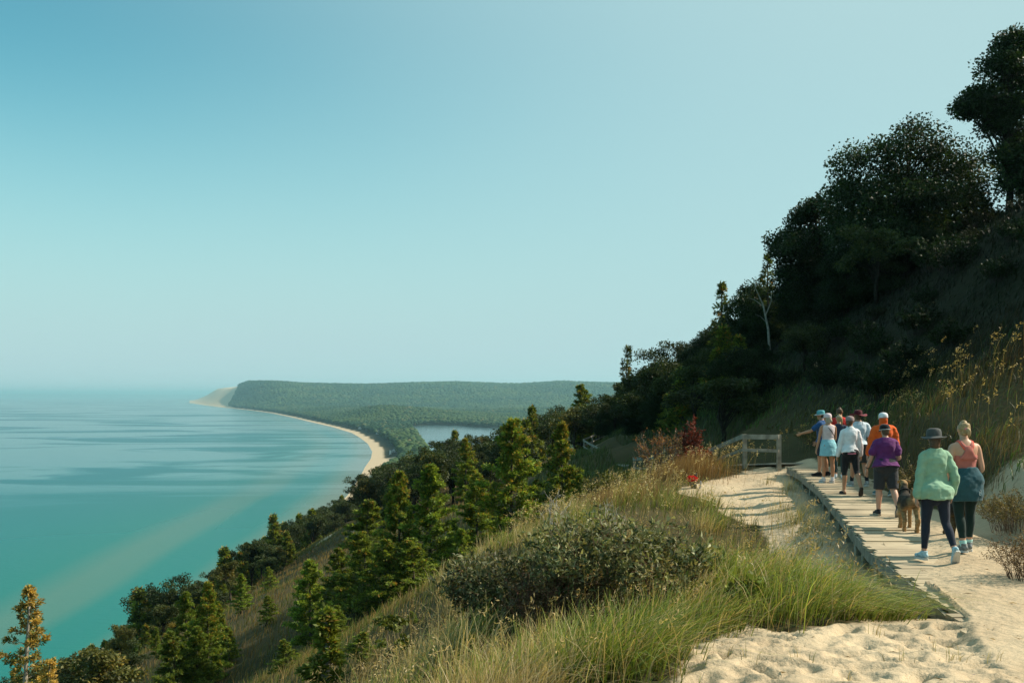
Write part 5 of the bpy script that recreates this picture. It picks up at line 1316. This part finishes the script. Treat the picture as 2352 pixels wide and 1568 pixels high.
        if top.get('racer'):
            for sx in (-1, 1):
                loft(m2, [sf(sx * .02, 1.31), sf(sx * .035, 1.36), sf(sx * .058, 1.40), tp(1.452) + [sx * .072, -.015, 0], sf(sx * .085, 1.39, 1), sf(sx * .08, 1.30, 1)], [(.030, .012), (.026, .012), (.024, .012), (.022, .012), (.022, .012), (.03, .012)], n=10)
            loft(m2, [sf(0, 1.22), sf(0, 1.28), sf(0, 1.33), sf(0, 1.375)], [(.125, .022), (.080, .018), (.055, .016), (.046, .014)], n=14)
        part('shirt', m2, top['mat'], .0085, 3, top.get('fold', .009), top.get('seed', 3))
    # lower garment
    if bottom:
        m2 = MB(); inf = bottom.get('inf', .006); k = bottom['kind']; z1 = bottom.get('waist', 1.05)
        if k == 'skirt':
            z0 = bottom['hem']; zs = np.linspace(z0, z1, 8); P = []; R = []
            for q in zs:
                rx, ry, yo = tor(max(q, .90)); t = (z1 - q) / (z1 - z0)
                P.append(tp(q, yo)); R.append((rx + .012 + .045 * t, ry + .012 + .035 * t))
            loft(m2, P, R, n=26, sub=3, ends=(False, False))
        else:
            zs = [q for q in tb[:, 0] if q < z1 - .01] + [z1]
            loft(m2, [tp(q, tor(q)[2]) for q in zs], [(tor(q)[0] + inf, tor(q)[1] + inf) for q in zs], n=24, sub=3)
            for l in L:
                P, R = leg_chain(l, inf, bottom['end'], bottom.get('flare', 0)); loft(m2, P, R, ends=(True, False))
                blob(m2, l[0] + np.array([0, -.055 * W, .02]), (.085 * W + inf, .07 * W + inf, .085 * W + inf))
        part('skirt' if k == 'skirt' else k, m2, bottom['mat'], .0085, 3, bottom.get('fold', .004), 9)
    # shoes and socks
    if shoes:
        for l in L:
            fpt = foot_pts(l)
            sh = MB(); st = [(0, -.058, .034), (0, -.03, .046), (0, .012, .052), (0, .06, .042), (0, .115, .028), (0, .165, .022), (0, .195, .018)]
            rr = [(.026, .030), (.036, .044), (.038, .050), (.043, .038), (.048, .028), (.041, .022), (.022, .013)]
            if shoes.get('sandal'): st = [(0, -.055, .03), (0, -.03, .03), (0, .02, .026), (0, .10, .022), (0, .16, .02), (0, .19, .016)]; rr = [(.024, .012), (.034, .014), (.038, .034), (.045, .022), (.040, .012), (.02, .008)]
            loft(sh, st, rr, n=16); V = sh.V[0]; V[:, 2] = np.maximum(V[:, 2], 0.0)
            hip, kne, ank, fp, sx = l
            sh.V = [fpt(V)]
            if not shoes.get('sandal'): loft(sh, [fpt([(0, -.012, .07)])[0], fpt([(0, -.014, .098)])[0]], [(.042, .047), (.041, .045)], n=14, ends=(False, False))
            so_ = part('shoe', sh, shoes['mat'], .006, 2)
            sl_ = MB(); ol = [(-.062, .02), (-.05, .034), (-.01, .036), (.05, .043), (.11, .049), (.16, .043), (.19, .026), (.2, .008)]
            pts = [(w_, y) for y, w_ in ol] + [(-w_, y) for y, w_ in ol[::-1]]; n = len(pts)
            V = [(a, b, -.022 + (.012 if b > .17 else 0)) for a, b in pts] + [(a, b, .008) for a, b in pts] + [(0, .07, -.022), (0, .07, .008)]
            sl_.add(fpt(V), [((i + 1) % n, i, n + i, n + (i + 1) % n) for i in range(n)], [(2 * n, i, (i + 1) % n) for i in range(n)] + [(2 * n + 1, n + (i + 1) % n, n + i) for i in range(n)])
            xf(sl_).build('sole', shoes.get('sole', M_sole), so_)
            if socks:
                so2 = MB(); h = socks.get('h', .05); dirv = unit(kne - ank)
                loft(so2, [ank - dirv * .02, ank + dirv * h * .5, ank + dirv * h], [.041 * gl, .043 * gl, .045 * gl + .1 * h * .1], n=14, ends=(False, False)); part('sock', so2, socks['mat'], .006, 1)
    # hair
    if hair:
        hm = MB(); hl = hair.get('low', .03)
        if hat is None or hair.get('full'): loft(hm, [(0, -.030, hl), (0, -.026, .07), (0, -.020, .115), (0, -.012, .143), (0, -.008, .162)], [(.056, .068), (.075, .083), (.079, .092), (.072, .085), (.046, .056)], n=18)
        else: loft(hm, [(0, -.032, hl), (0, -.028, .06), (0, -.020, .10)], [(.062, .070), (.077, .083), (.076, .086)], n=18)
        hm.V = [hd(v) for v in hm.V]
        tl = hair.get('tail')
        if tl: loft(hm, [hd([p])[0] for p in tl[0]], tl[1], n=12)
        part('hair', hm, hair['mat'], .006, 1, .010, 12)
        if hair.get('band'):
            bnd = MB(); loft(bnd, [hd([p])[0] for p in hair['band'][0]], hair['band'][1], n=10); part('hair_tie', bnd, hair['band'][2], .005, 1)
    # hats
    if hat:
        mcap = hat['mat']; cr = MB()
        if hat['kind'] == 'cap':
            prof = [(.092, .088), (.095, .11), (.092, .145), (.078, .175), (.045, .195), (.0, .200)]
            V = MB().lathe(prof, n=26); q = V.V[0] * [1, 1.10, 1] + [0, -.006, 0]; ring = q.copy(); inner = (ring - [0, -.006, .0]) * [.955, .955, .97] + [0, -.006, .002]
            cr.add(hd(q), V.Q[0]); cr.add(hd(inner), V.Q[0][:, ::-1])
            ck = link('cap', xf(cr).mesh('cap', mcap, True), root)
            br = MB(); rows = []
            for i in range(7):
                t = -1.15 + 2.3 * i / 6; r0 = .098
                rows.append(((sin(t) * .090, cos(t) * .098, .092), (sin(t) * .105, cos(t) * .105 + .055 * cos(t * .9) + .03, .082 - .02 * abs(t)), (sin(t) * .082, cos(t) * .10 + .085 * max(cos(t * 1.1), 0), .078 - .012 * abs(t) ** 2)))
            V = [p for r_ in rows for p in (r_[0], r_[2])]; V2 = [(a, b, c - .006) for a, b, c in V]; nV = len(V)
            Q = [(2 * i, 2 * i + 2, 2 * i + 3, 2 * i + 1) for i in range(6)] + [(nV + 2 * i, nV + 2 * i + 1, nV + 2 * i + 3, nV + 2 * i + 2) for i in range(6)] + [(2 * i + 1, 2 * i + 3, nV + 2 * i + 3, nV + 2 * i + 1) for i in range(6)]
            br.add(hd(V + V2), Q); link('bill', xf(br).mesh('bill', hat.get('bill', mcap), True), ck)
            if hat.get('rim'):
                rm = MB(); th = np.linspace(0, 2 * pi, 26); rm.tube(hd(np.stack([.0955 * np.cos(th), .1055 * np.sin(th) - .006, np.full(26, .089)], 1)), .0045, 6, False); link('piping', xf(rm).mesh('piping', hat['rim'], True), ck)
            if hat.get('gap'):
                gp = MB(); th = np.linspace(pi, 2 * pi, 10); pts = np.stack([.034 * np.cos(th), np.full(10, -.1045), .098 - .034 * np.sin(th) * .9 - .0], 1); pts[:, 1] += (pts[:, 2] - .1) * .12
                pts = np.vstack([pts, [0, -.108, .104]]); gp.add(hd(pts * [1, 1.03, 1]), (), [(i, i + 1, 10) for i in range(9)]); 
                gp.add(hd(pts * [1, 1.00, 1]), (), [(i + 1, i, 10) for i in range(9)]); link('opening', xf(gp).mesh('opening', hat['gap'], True), ck)
        else:
            bw_ = hat.get('brim', .165); dz = hat.get('droop', .02); n = 30; th = np.arange(n) * 2 * pi / n
            prof = [(.094, .095), (.096, .125), (.093, .165), (.084, .195), (.055, .208), (0, .206)]
            V = MB().lathe(prof, n=n); q = V.V[0] * [1, 1.1, 1] + [0, -.006, 0]; cr.add(hd(q), V.Q[0]); cr.add(hd(q * [.95, .95, .985]), V.Q[0][:, ::-1])
            ck = link('hat', xf(cr).mesh('hat', mcap, True), root)
            br = MB(); rws = []
            for k, t in enumerate((0, .33, .66, 1)):
                r = .090 + (bw_ - .090) * t; wv = np.sin(th * 2 + hat.get('ph', .5)) * hat.get('wave', .018) * t ** 1.5 + np.sin(th * 3 + 1) * .006 * t
                rws.append(np.stack([r * np.cos(th), (r * 1.06) * np.sin(th) - .006, .100 - dz * t ** 1.2 + wv], 1))
            Vt = np.vstack(rws); Vb = Vt - [0, 0, .004]; nV = len(Vt); Q = []
            for k in range(3):
                for i in range(n):
                    a, b = k * n + i, k * n + (i + 1) % n; Q.append((a, a + n, b + n, b)); Q.append((nV + a, nV + b, nV + b + n, nV + a + n))
            for i in range(n): Q.append((3 * n + i, nV + 3 * n + i, nV + 3 * n + (i + 1) % n, 3 * n + (i + 1) % n))
            br.add(hd(np.vstack([Vt, Vb])), Q); link('brim', xf(br).mesh('brim', hat.get('brimmat', mcap), True), ck)
    if extra: extra(root, dict(sf=sf, tp=tp, tor=tor, A=A, L=L, hd=hd, part=part, xf=xf, up=up_, W=W, loft=loft))
    return root
# the walkers
C_ = dict
M_blk = cloth('black_cloth', (.018, .018, .020)); M_navy = cloth('navy_cloth', (.022, .028, .045)); M_dgreen = cloth('dark_green_cloth', (.012, .030, .027))
M_blond = simple('blond_hair', (.36, .25, .13), .5, .3, 40, .5, 90, .3); M_brown = simple('brown_hair', (.10, .06, .035), .5, .3, 40, .5, 90, .3); M_grey = simple('ash_blond_hair', (.42, .35, .26), .5, .3, 40, .5, 90, .3)
M_white_c = cloth('white_cloth', (.74, .76, .78)); M_mint = cloth('mint_sock', (.42, .70, .66)); M_band = cloth('pink_band', (.75, .22, .25))

# 1 green top
def green_extra(root, q): pass
person('person in a mint green long sleeved top, grey bucket hat and navy leggings', 2148, 13.0, 1.66, heading=.02, girth=.96, skin='rosy', lean=2,
       legs=((5, 3, 0), (-9, 26, 58)), arms=((9, -6, 8, 5), (15, -10, 30, 22)), head=(-6, -6), spread=.05,
       top=C_(mat=cloth('mint_top', (.27, .44, .30)), hem=.80, inf=.016, sleeve=.97, slw=.006, flare=.038, fold=.030, loose=1, cuff=1), bottom=C_(kind='leggings', mat=M_navy, end=.94, inf=.004),
       shoes=C_(mat=simple('pale_blue_shoe', (.36, .52, .58), .8, .3, 20)), hair=C_(mat=M_brown, low=-.02), hat=C_(kind='bucket', mat=cloth('charcoal_hat', (.075, .078, .075)), brim=.160, droop=.022, wave=.022, ph=2.6))

# 2 coral top, jacket tied round the waist
def coral_extra(root, q):
    tp, tor, W = q['tp'], q['tor'], q['W']
    m = MB(); zs = np.linspace(.66, 1.09, 9); P = []; R = []
    for zv in zs:
        rx, ry, yo = tor(max(zv, .89)); P.append(tp(zv, yo - .012)); t = (1.09 - zv) / .43
        R.append((rx + .018 + .018 * sin(t * pi), ry + .022 + .02 * sin(t * pi)))
    loft(m, P, R, n=28, sub=3, ends=(False, False))
    loft(m, [tp(1.07) + [x_, .13 * W * math.sqrt(max(0, 1 - (x_ / .17) ** 2)) + .01, 0] for x_ in (-.14, 0, .14)], [.03, .035, .03], n=10)
    for sx in (-1, 1): loft(m, [tp(1.06) + [sx * .02, .15, 0], tp(.95) + [sx * .06, .17, 0], tp(.80) + [sx * .09, .15, 0]], [.03, .032, .028], n=10)
    q['part']('jacket', m, cloth('teal_jacket', (.028, .085, .105)), .0085, 3, .022, 6)
    m = MB(); c = tp(.78) + np.array([.115, -.158 * W, 0])
    for k in range(2):
        th = np.linspace(0, 4.6, 12) + k * pi; m.tube(c + np.stack([.012 * np.cos(th), np.full(12, -.004), (.018 if k else -.018) + .018 * np.sin(th)], 1), .003, 5)
    q['xf'](m).build('emblem', M_white_c, bpy.data.objects[[o.name for o in root.children if o.name.startswith('jacket')][0]])
    m = MB()
    for sx in (-1, 1): loft(m, [q['sf'](sx * .050, 1.34), q['sf'](sx * .078, 1.385), tp(1.445) + [sx * .098, -.02, 0], q['sf'](sx * .1, 1.37, 1)], [(.013, .009)] * 4, n=8)
    q['part']('bra_straps', m, cloth('coral_red', (.75, .12, .08)), .006, 1)
person('person in a coral racerback top with a teal jacket tied around the waist', 2216, 13.55, 1.73, heading=.05, girth=1.09, skin='fair', lean=2,
       legs=((-6, 8, 6), (7, 4, 0)), arms=((10, -8, 62, 30), (8, -6, 66, 30)), head=(-4, -4), spread=.0,
       top=C_(mat=cloth('coral_top', (.50, .155, .125)), hem=1.0, neck=1.27, inf=.008, racer=1, fold=.008), bottom=C_(kind='leggings', mat=M_dgreen, end=.90, inf=.004),
       shoes=C_(mat=simple('grey_shoe', (.20, .21, .21), .8, .4, 25)), socks=C_(mat=M_mint, h=.055), hair=C_(mat=M_blond, low=.045, tail=([(0, -.09, .085), (.012, -.122, .070), (.022, -.122, .015), (.022, -.100, -.035)], [.018, .027, .024, .007]), band=([(-.018, -.105, .085), (.004, -.120, .084), (.026, -.108, .078)], [.012, .014, .012], M_band)), extra=coral_extra)

# 3 purple shirt
def purple_extra(root, q):
    m = MB(); sh, elb, wr, d2, sx = q['A'][0]; loft(m, [wr - d2 * .035, wr - d2 * .018], [.034, .033], n=14, ends=(False, False)); q['part']('wristband', m, M_blk, .005, 1)
person('person in a purple short sleeved shirt, black cap and dark knee length shorts', 2034, 18.1, 1.61, heading=-.05, girth=1.22, skin='rosy', lean=2,
       legs=((4, 3, 0), (-13, 24, 46)), arms=((16, 4, 14, 4), (12, -8, 88, 6)), head=(14, -8), spread=.03,
       top=C_(mat=cloth('purple_shirt', (.125, .028, .130)), hem=.90, inf=.014, sleeve=.42, slw=.016, flare=.02, fold=.024, loose=1), bottom=C_(kind='shorts', mat=cloth('charcoal_shorts', (.035, .036, .040)), waist=.96, end=.52, inf=.018, flare=.0065, fold=.010),
       shoes=C_(mat=M_blk, sole=simple('tan_sole', (.30, .26, .20), .8, .2, 20)), hair=C_(mat=M_brown, low=.03), hat=C_(kind='cap', mat=cloth('black_cap', (.016, .017, .02)), rim=M_white_c), extra=purple_extra)

# 4 orange hooded sweatshirt
def orange_extra(root, q): pass
person('person in a bright orange hooded sweatshirt with a white cap over the hood', 2030, 21.4, 1.74, heading=-.02, sex='m', girth=1.06, skin='rosy', lean=2,
       legs=((12, 10, 0), (-8, 12, 12)), arms=((12, 0, 16, 4), (13, 6, 30, 4)), head=(2, -3),
       top=C_(mat=cloth('orange_top', (.72, .115, .018)), hem=.86, inf=.020, sleeve=.98, slw=.010, flare=.015, fold=.02, loose=1, hood=1), bottom=C_(kind='shorts', mat=M_blk, waist=.96, end=.50, inf=.016, flare=.005),
       shoes=C_(mat=cloth('teal_shoe', (.03, .16, .20))), hat=C_(kind='cap', mat=M_white_c, gap=cloth('orange_gap', (.72, .115, .018))))

# 5 white top
def white_extra(root, q):
    m = MB(); tp, tor, W = q['tp'], q['tor'], q['W']; P = []; R = []
    for zv in (.872, .90): rx, ry, yo = tor(zv); P.append(tp(zv, yo)); R.append((rx + .012, ry + .014))
    loft(m, P, R, n=26, ends=(False, False)); q['part']('undershirt', m, cloth('pink_hem', (.62, .20, .27)), .008, 1)
person('person in a white long sleeved top, mauve cap and black capri leggings', 1953, 21.7, 1.66, heading=-.03, girth=1.02, skin='tan', lean=2,
       legs=((6, 4, 0), (-14, 24, 52)), arms=((10, 2, 14, 4), (10, 0, 18, 4)), head=(-38, -6), spread=.04,
       top=C_(mat=M_white_c, hem=.905, inf=.012, sleeve=.99, slw=.004, flare=.012, fold=.022, neck=1.48), bottom=C_(kind='capri_leggings', mat=M_blk, end=.62, inf=.006),
       shoes=C_(mat=M_blk, sandal=1, sole=simple('dark_sole', (.05, .04, .035), .8)), hair=C_(mat=M_brown, low=.02, tail=([(0, -.09, .05), (0, -.10, .01), (.01, -.095, -.05)], [.022, .018, .007])), hat=C_(kind='cap', mat=cloth('mauve_cap', (.30, .22, .22))), extra=white_extra)

# 6 maroon hat
def maroon_extra(root, q):
    m = MB(); m.tube([q['hd']([p])[0] for p in ((.08, -.06, .09), (.085, -.075, .02), (.082, -.105, -.06), (.080, -.12, -.13))], .004, 6); q['xf'](m).build('chin_cord', M_blk, root)
person('person in a pale blue tee and dark shorts under a wide maroon hat', 1972, 23.5, 1.74, heading=.0, sex='m', girth=1.04, skin='tan', lean=2,
       legs=((8, 6, 0), (-8, 10, 8)), arms=((8, 6, 30, 10), (14, 0, 20, 4)), head=(-10, -4), spread=.05,
       top=C_(mat=cloth('pale_blue_tee', (.58, .67, .73)), hem=.92, inf=.016, sleeve=.42, slw=.016, flare=.012, fold=.016, loose=1), bottom=C_(kind='shorts', mat=cloth('brown_shorts', (.045, .042, .038)), waist=.98, end=.47, inf=.016, flare=.006),
       shoes=C_(mat=simple('grey_trainer', (.30, .31, .31), .8, .35, 22)), socks=C_(mat=M_blk, h=.13), hair=C_(mat=M_brown, low=.03), hat=C_(kind='bucket', mat=cloth('maroon_hat', (.085, .012, .020)), brimmat=cloth('maroon_brim', (.16, .018, .030)), brim=.20, droop=.005, wave=.03, ph=.4), extra=maroon_extra)

# 7 pale pink tank and blue skirt
def tank_extra(root, q):
    tp = q['tp']; m = MB()
    loft(m, [tp(1.415) + [-.07, -.062, .012], tp(1.33) + [-.01, -.118, 0], tp(1.22) + [.075, -.115, 0], tp(1.13) + [.135, -.06, 0], tp(1.10) + [.155, .02, 0]], [(.012, .005)] * 5, n=8); q['part']('bag_strap', m, M_blk, .005, 1)
person('person in a pale pink sleeveless top, pink cap and light blue skirt', 1902, 24.4, 1.66, heading=.10, girth=1.02, skin='tan', lean=1,
       legs=((3, 2, 0), (-1, 2, 0)), arms=((11, 2, 8, 2), (6, 10, 40, 20)), head=(22, -4), spread=.02,
       top=C_(mat=cloth('pale_pink_tank', (.66, .56, .57)), hem=.98, neck=1.42, inf=.010, fold=.008), bottom=C_(kind='skirt', mat=cloth('light_blue_skirt', (.27, .56, .64)), hem=.655, waist=1.05, fold=.016),
       shoes=C_(mat=simple('white_shoe', (.62, .58, .58), .8, .2, 22)), socks=C_(mat=M_white_c, h=.05), hair=C_(mat=M_grey, low=-.01, tail=([(0, -.09, .04), (.01, -.105, 0), (.03, -.10, -.03)], [.03, .03, .014])), hat=C_(kind='cap', mat=cloth('pale_pink_cap', (.70, .55, .58))), extra=tank_extra)

# 8 teal hat, turned to the left and pointing out
def point_extra(root, q):
    m = MB()
    for sx in (-1, 1): blob(m, (sx * .033, .092, .080), (.028, .010, .020), 12)
    loft(m, [(-.07, .03, .085), (-.05, .088, .085), (0, .100, .086), (.05, .088, .085), (.07, .03, .085)], [.004] * 5, side=(0, 0, 1), n=6)
    m.V = [q['hd'](v) for v in m.V]; q['part']('sunglasses', m, M_blk, .004, 0)
person('person in a blue tee and teal brimmed hat reaching one arm out to the left', 1888, 26.3, 1.68, heading=1.05, sex='m', girth=1.04, skin='tan', lean=2,
       legs=((6, 4, 0), (-6, 6, 4)), arms=((12, 52, 22, 4), (8, 8, 30, 10)), head=(10, -2),
       top=C_(mat=cloth('blue_tee', (.020, .075, .20)), hem=.90, inf=.014, sleeve=.42, slw=.014, fold=.014, loose=1), bottom=C_(kind='shorts', mat=M_navy, waist=.97, end=.47, inf=.016, flare=.006),
       shoes=C_(mat=M_blk, sole=M_blk), hair=C_(mat=M_brown, low=.03), hat=C_(kind='bucket', mat=cloth('teal_hat', (.10, .34, .38)), brimmat=cloth('grey_brim', (.30, .36, .36)), brim=.17, droop=.012, wave=.014), extra=point_extra)

# 9 blond pony tail
person('person with a blond pony tail and white headband half hidden in the group', 1927, 25.6, 1.60, heading=-.3, girth=.98, skin='fair', lean=2,
       legs=((4, 3, 0), (-4, 4, 0)), arms=((8, 10, 40, 10), (8, 6, 30, 10)), head=(20, -3),
       top=C_(mat=cloth('navy_tank', (.03, .04, .07)), hem=.95, inf=.012, sleeve=.3, slw=.006), bottom=C_(kind='leggings', mat=cloth('teal_leggings', (.012, .045, .045)), end=.92, inf=.005),
       shoes=C_(mat=M_white_c), hair=C_(mat=M_blond, low=.05, full=1, tail=([(0, -.095, .12), (.01, -.135, .09), (.02, -.14, 0), (.03, -.12, -.10)], [.024, .034, .032, .012]), band=([(-.078, .02, .135), (-.05, -.075, .14), (0, -.108, .138), (.05, -.075, .14), (.078, .02, .135)], [.007] * 5, M_white_c)))
# 10 red shirt
person('person with dark hair and a red shirt at the far side of the group', 1929, 27.2, 1.74, heading=-.2, sex='m', girth=1.02, skin='tan', lean=2,
       legs=((6, 4, 0), (-5, 6, 4)), arms=((9, 8, 20, 6), (9, 2, 20, 6)), head=(-20, 0),
       top=C_(mat=cloth('red_shirt', (.60, .035, .03)), hem=.90, inf=.014, sleeve=.42, slw=.014, fold=.014, loose=1), bottom=C_(kind='shorts', mat=M_navy, waist=.97, end=.5, inf=.016, flare=.005),
       shoes=C_(mat=M_navy, sole=M_sole), hair=C_(mat=M_brown, low=.035, full=1))

# trekking pole in the hand of the walker in orange
def pole():
    o = [p for p in bpy.data.objects if p.get('label', '').startswith('person in a bright orange')][0]
    s = o.scale[0]; b = at(2069, 1047, 20.9); e = at(2079, 1104, 21.15); e[2] = max(gz(e[0], e[1]), e[2]) 
    t = thing('trekking_pole', e, 'black trekking pole held by the walker in orange', 'pole')
    MB().tube([(0, 0, 0), (b - e) * .16], [.004, .006], 8).build('tip', M_sole, t)
    MB().tube([(b - e) * .155, (b - e) * .97], [.0075, .009], 8).build('shaft', M_blk, t)
    MB().tube([(b - e) * .9, (b - e) * 1.03], [.014, .017], 8).build('grip', M_blk, t)
pole()

M_fur = leafmat('fur', 0, .85, .15)
def dog(label, px, Y, heading, h, dark, headturn=.0):
    x = (px * K - 512) / F * Y; s = h / .62; mb = MB(); r = np.random.default_rng(int(px))
    # facing +Y; back at .60, deep chest, tucked belly
    loft(mb, [(0, -.36, .50), (0, -.27, .50), (0, -.10, .495), (0, .10, .475), (0, .25, .475), (0, .33, .50)], [(.075, .085), (.105, .115), (.098, .10), (.115, .135), (.115, .15), (.085, .11)], side=(1, 0, 0), n=18)
    loft(mb, [(0, .28, .52), (0, .38, .62), (headturn * .04, .46, .70)], [(.085, .095), (.070, .080), (.062, .072)], n=14)
    hx = headturn * .08
    loft(mb, [(hx * .5, .44, .72), (hx, .53, .735), (hx * 1.5, .62, .715), (hx * 2, .70, .70), (hx * 2.2, .75, .695)], [(.062, .068), (.066, .068), (.052, .054), (.046, .044), (.034, .032)], n=14)
    for sx in (-1, 1):
        loft(mb, [(hx + sx * .050, .50, .79), (hx + sx * .085, .52, .775), (hx + sx * .098, .55, .735)], [(.020, .016), (.026, .010), (.010, .006)], n=8)
        ph = .05 * sx
        loft(mb, [(sx * .075, .27, .42), (sx * .082, .25 + ph, .30), (sx * .082, .265 + ph, .20), (sx * .082, .265 + ph, .06), (sx * .082, .295 + ph, .025)], [(.052, .070), (.044, .048), (.038, .040), (.036, .036), (.040, .042)], n=12)
        q = -.06 * sx
        loft(mb, [(sx * .078, -.26, .48), (sx * .090, -.22 + q, .35), (sx * .090, -.33 + q, .215), (sx * .088, -.30 + q, .07), (sx * .088, -.265 + q, .028)], [(.062, .105), (.056, .078), (.040, .044), (.036, .036), (.042, .046)], n=12)
    loft(mb, [(0, -.36, .56), (0, -.41, .64), (0, -.40, .73)], [.035, .028, .018], n=10)
    def tint(co):
        y, zz = co[:, 1], co[:, 2]
        t = sstep(.36, .46, zz + .05 * (vn(co[:, 0] * 22, zz * 22 + y * 9, 4) - .5)) * sstep(.46, .36, y)
        t = np.clip(t * (1 - sstep(-.30, -.40, y) * .6), 0, 1)[:, None]
        n = .65 + .7 * vn(co[:, 0] * 45 + y * 30, zz * 60, 7)[:, None]
        tan_ = np.array([.30, .185, .085]) * (1 - .75 * dark); sad = np.array([.040, .032, .024]) * (1 - .5 * dark)
        return (tan_ * (1 - t) + sad * t) * n
    me = fuse('dog', mb, M_fur, .009, 2, .022, 9, tint)
    o = link('dog', me, None, (x, Y, max(gz(x, Y), float(bw_z(Y)) if x < bw_x(Y) + BW_W else -9) - .005), heading, s)
    tag(o, label, 'dog', 'dogs walking with the group')
    nm = MB(); blob(nm, (hx * 2.3, .785, .705), (.018, .014, .014), 8); nm.build('nose', M_blk, o, smooth=True)
    em = MB()
    for sx in (-1, 1): blob(em, (hx * 1.2 + sx * .045, .60, .755), (.009, .009, .009), 8)
    em.build('eyes', M_eye, o, smooth=True)
    cl = MB(); th = np.linspace(0, 2 * pi, 22); cl.tube(np.stack([.084 * np.cos(th) + hx * .3, .36 - .055 * np.sin(th), .60 + .07 * np.sin(th)], 1), .010, 6, False); cl.build('collar', M_blk, o, smooth=True)
    return o
dog('curly tan dog with a black saddle walking between the purple shirt and the green top', 2085, 16.2, -.22, .60, .0, .3)
dog('dark dog half hidden behind the legs of the walkers in green and coral', 2192, 15.2, -.12, .55, .8, -.3)
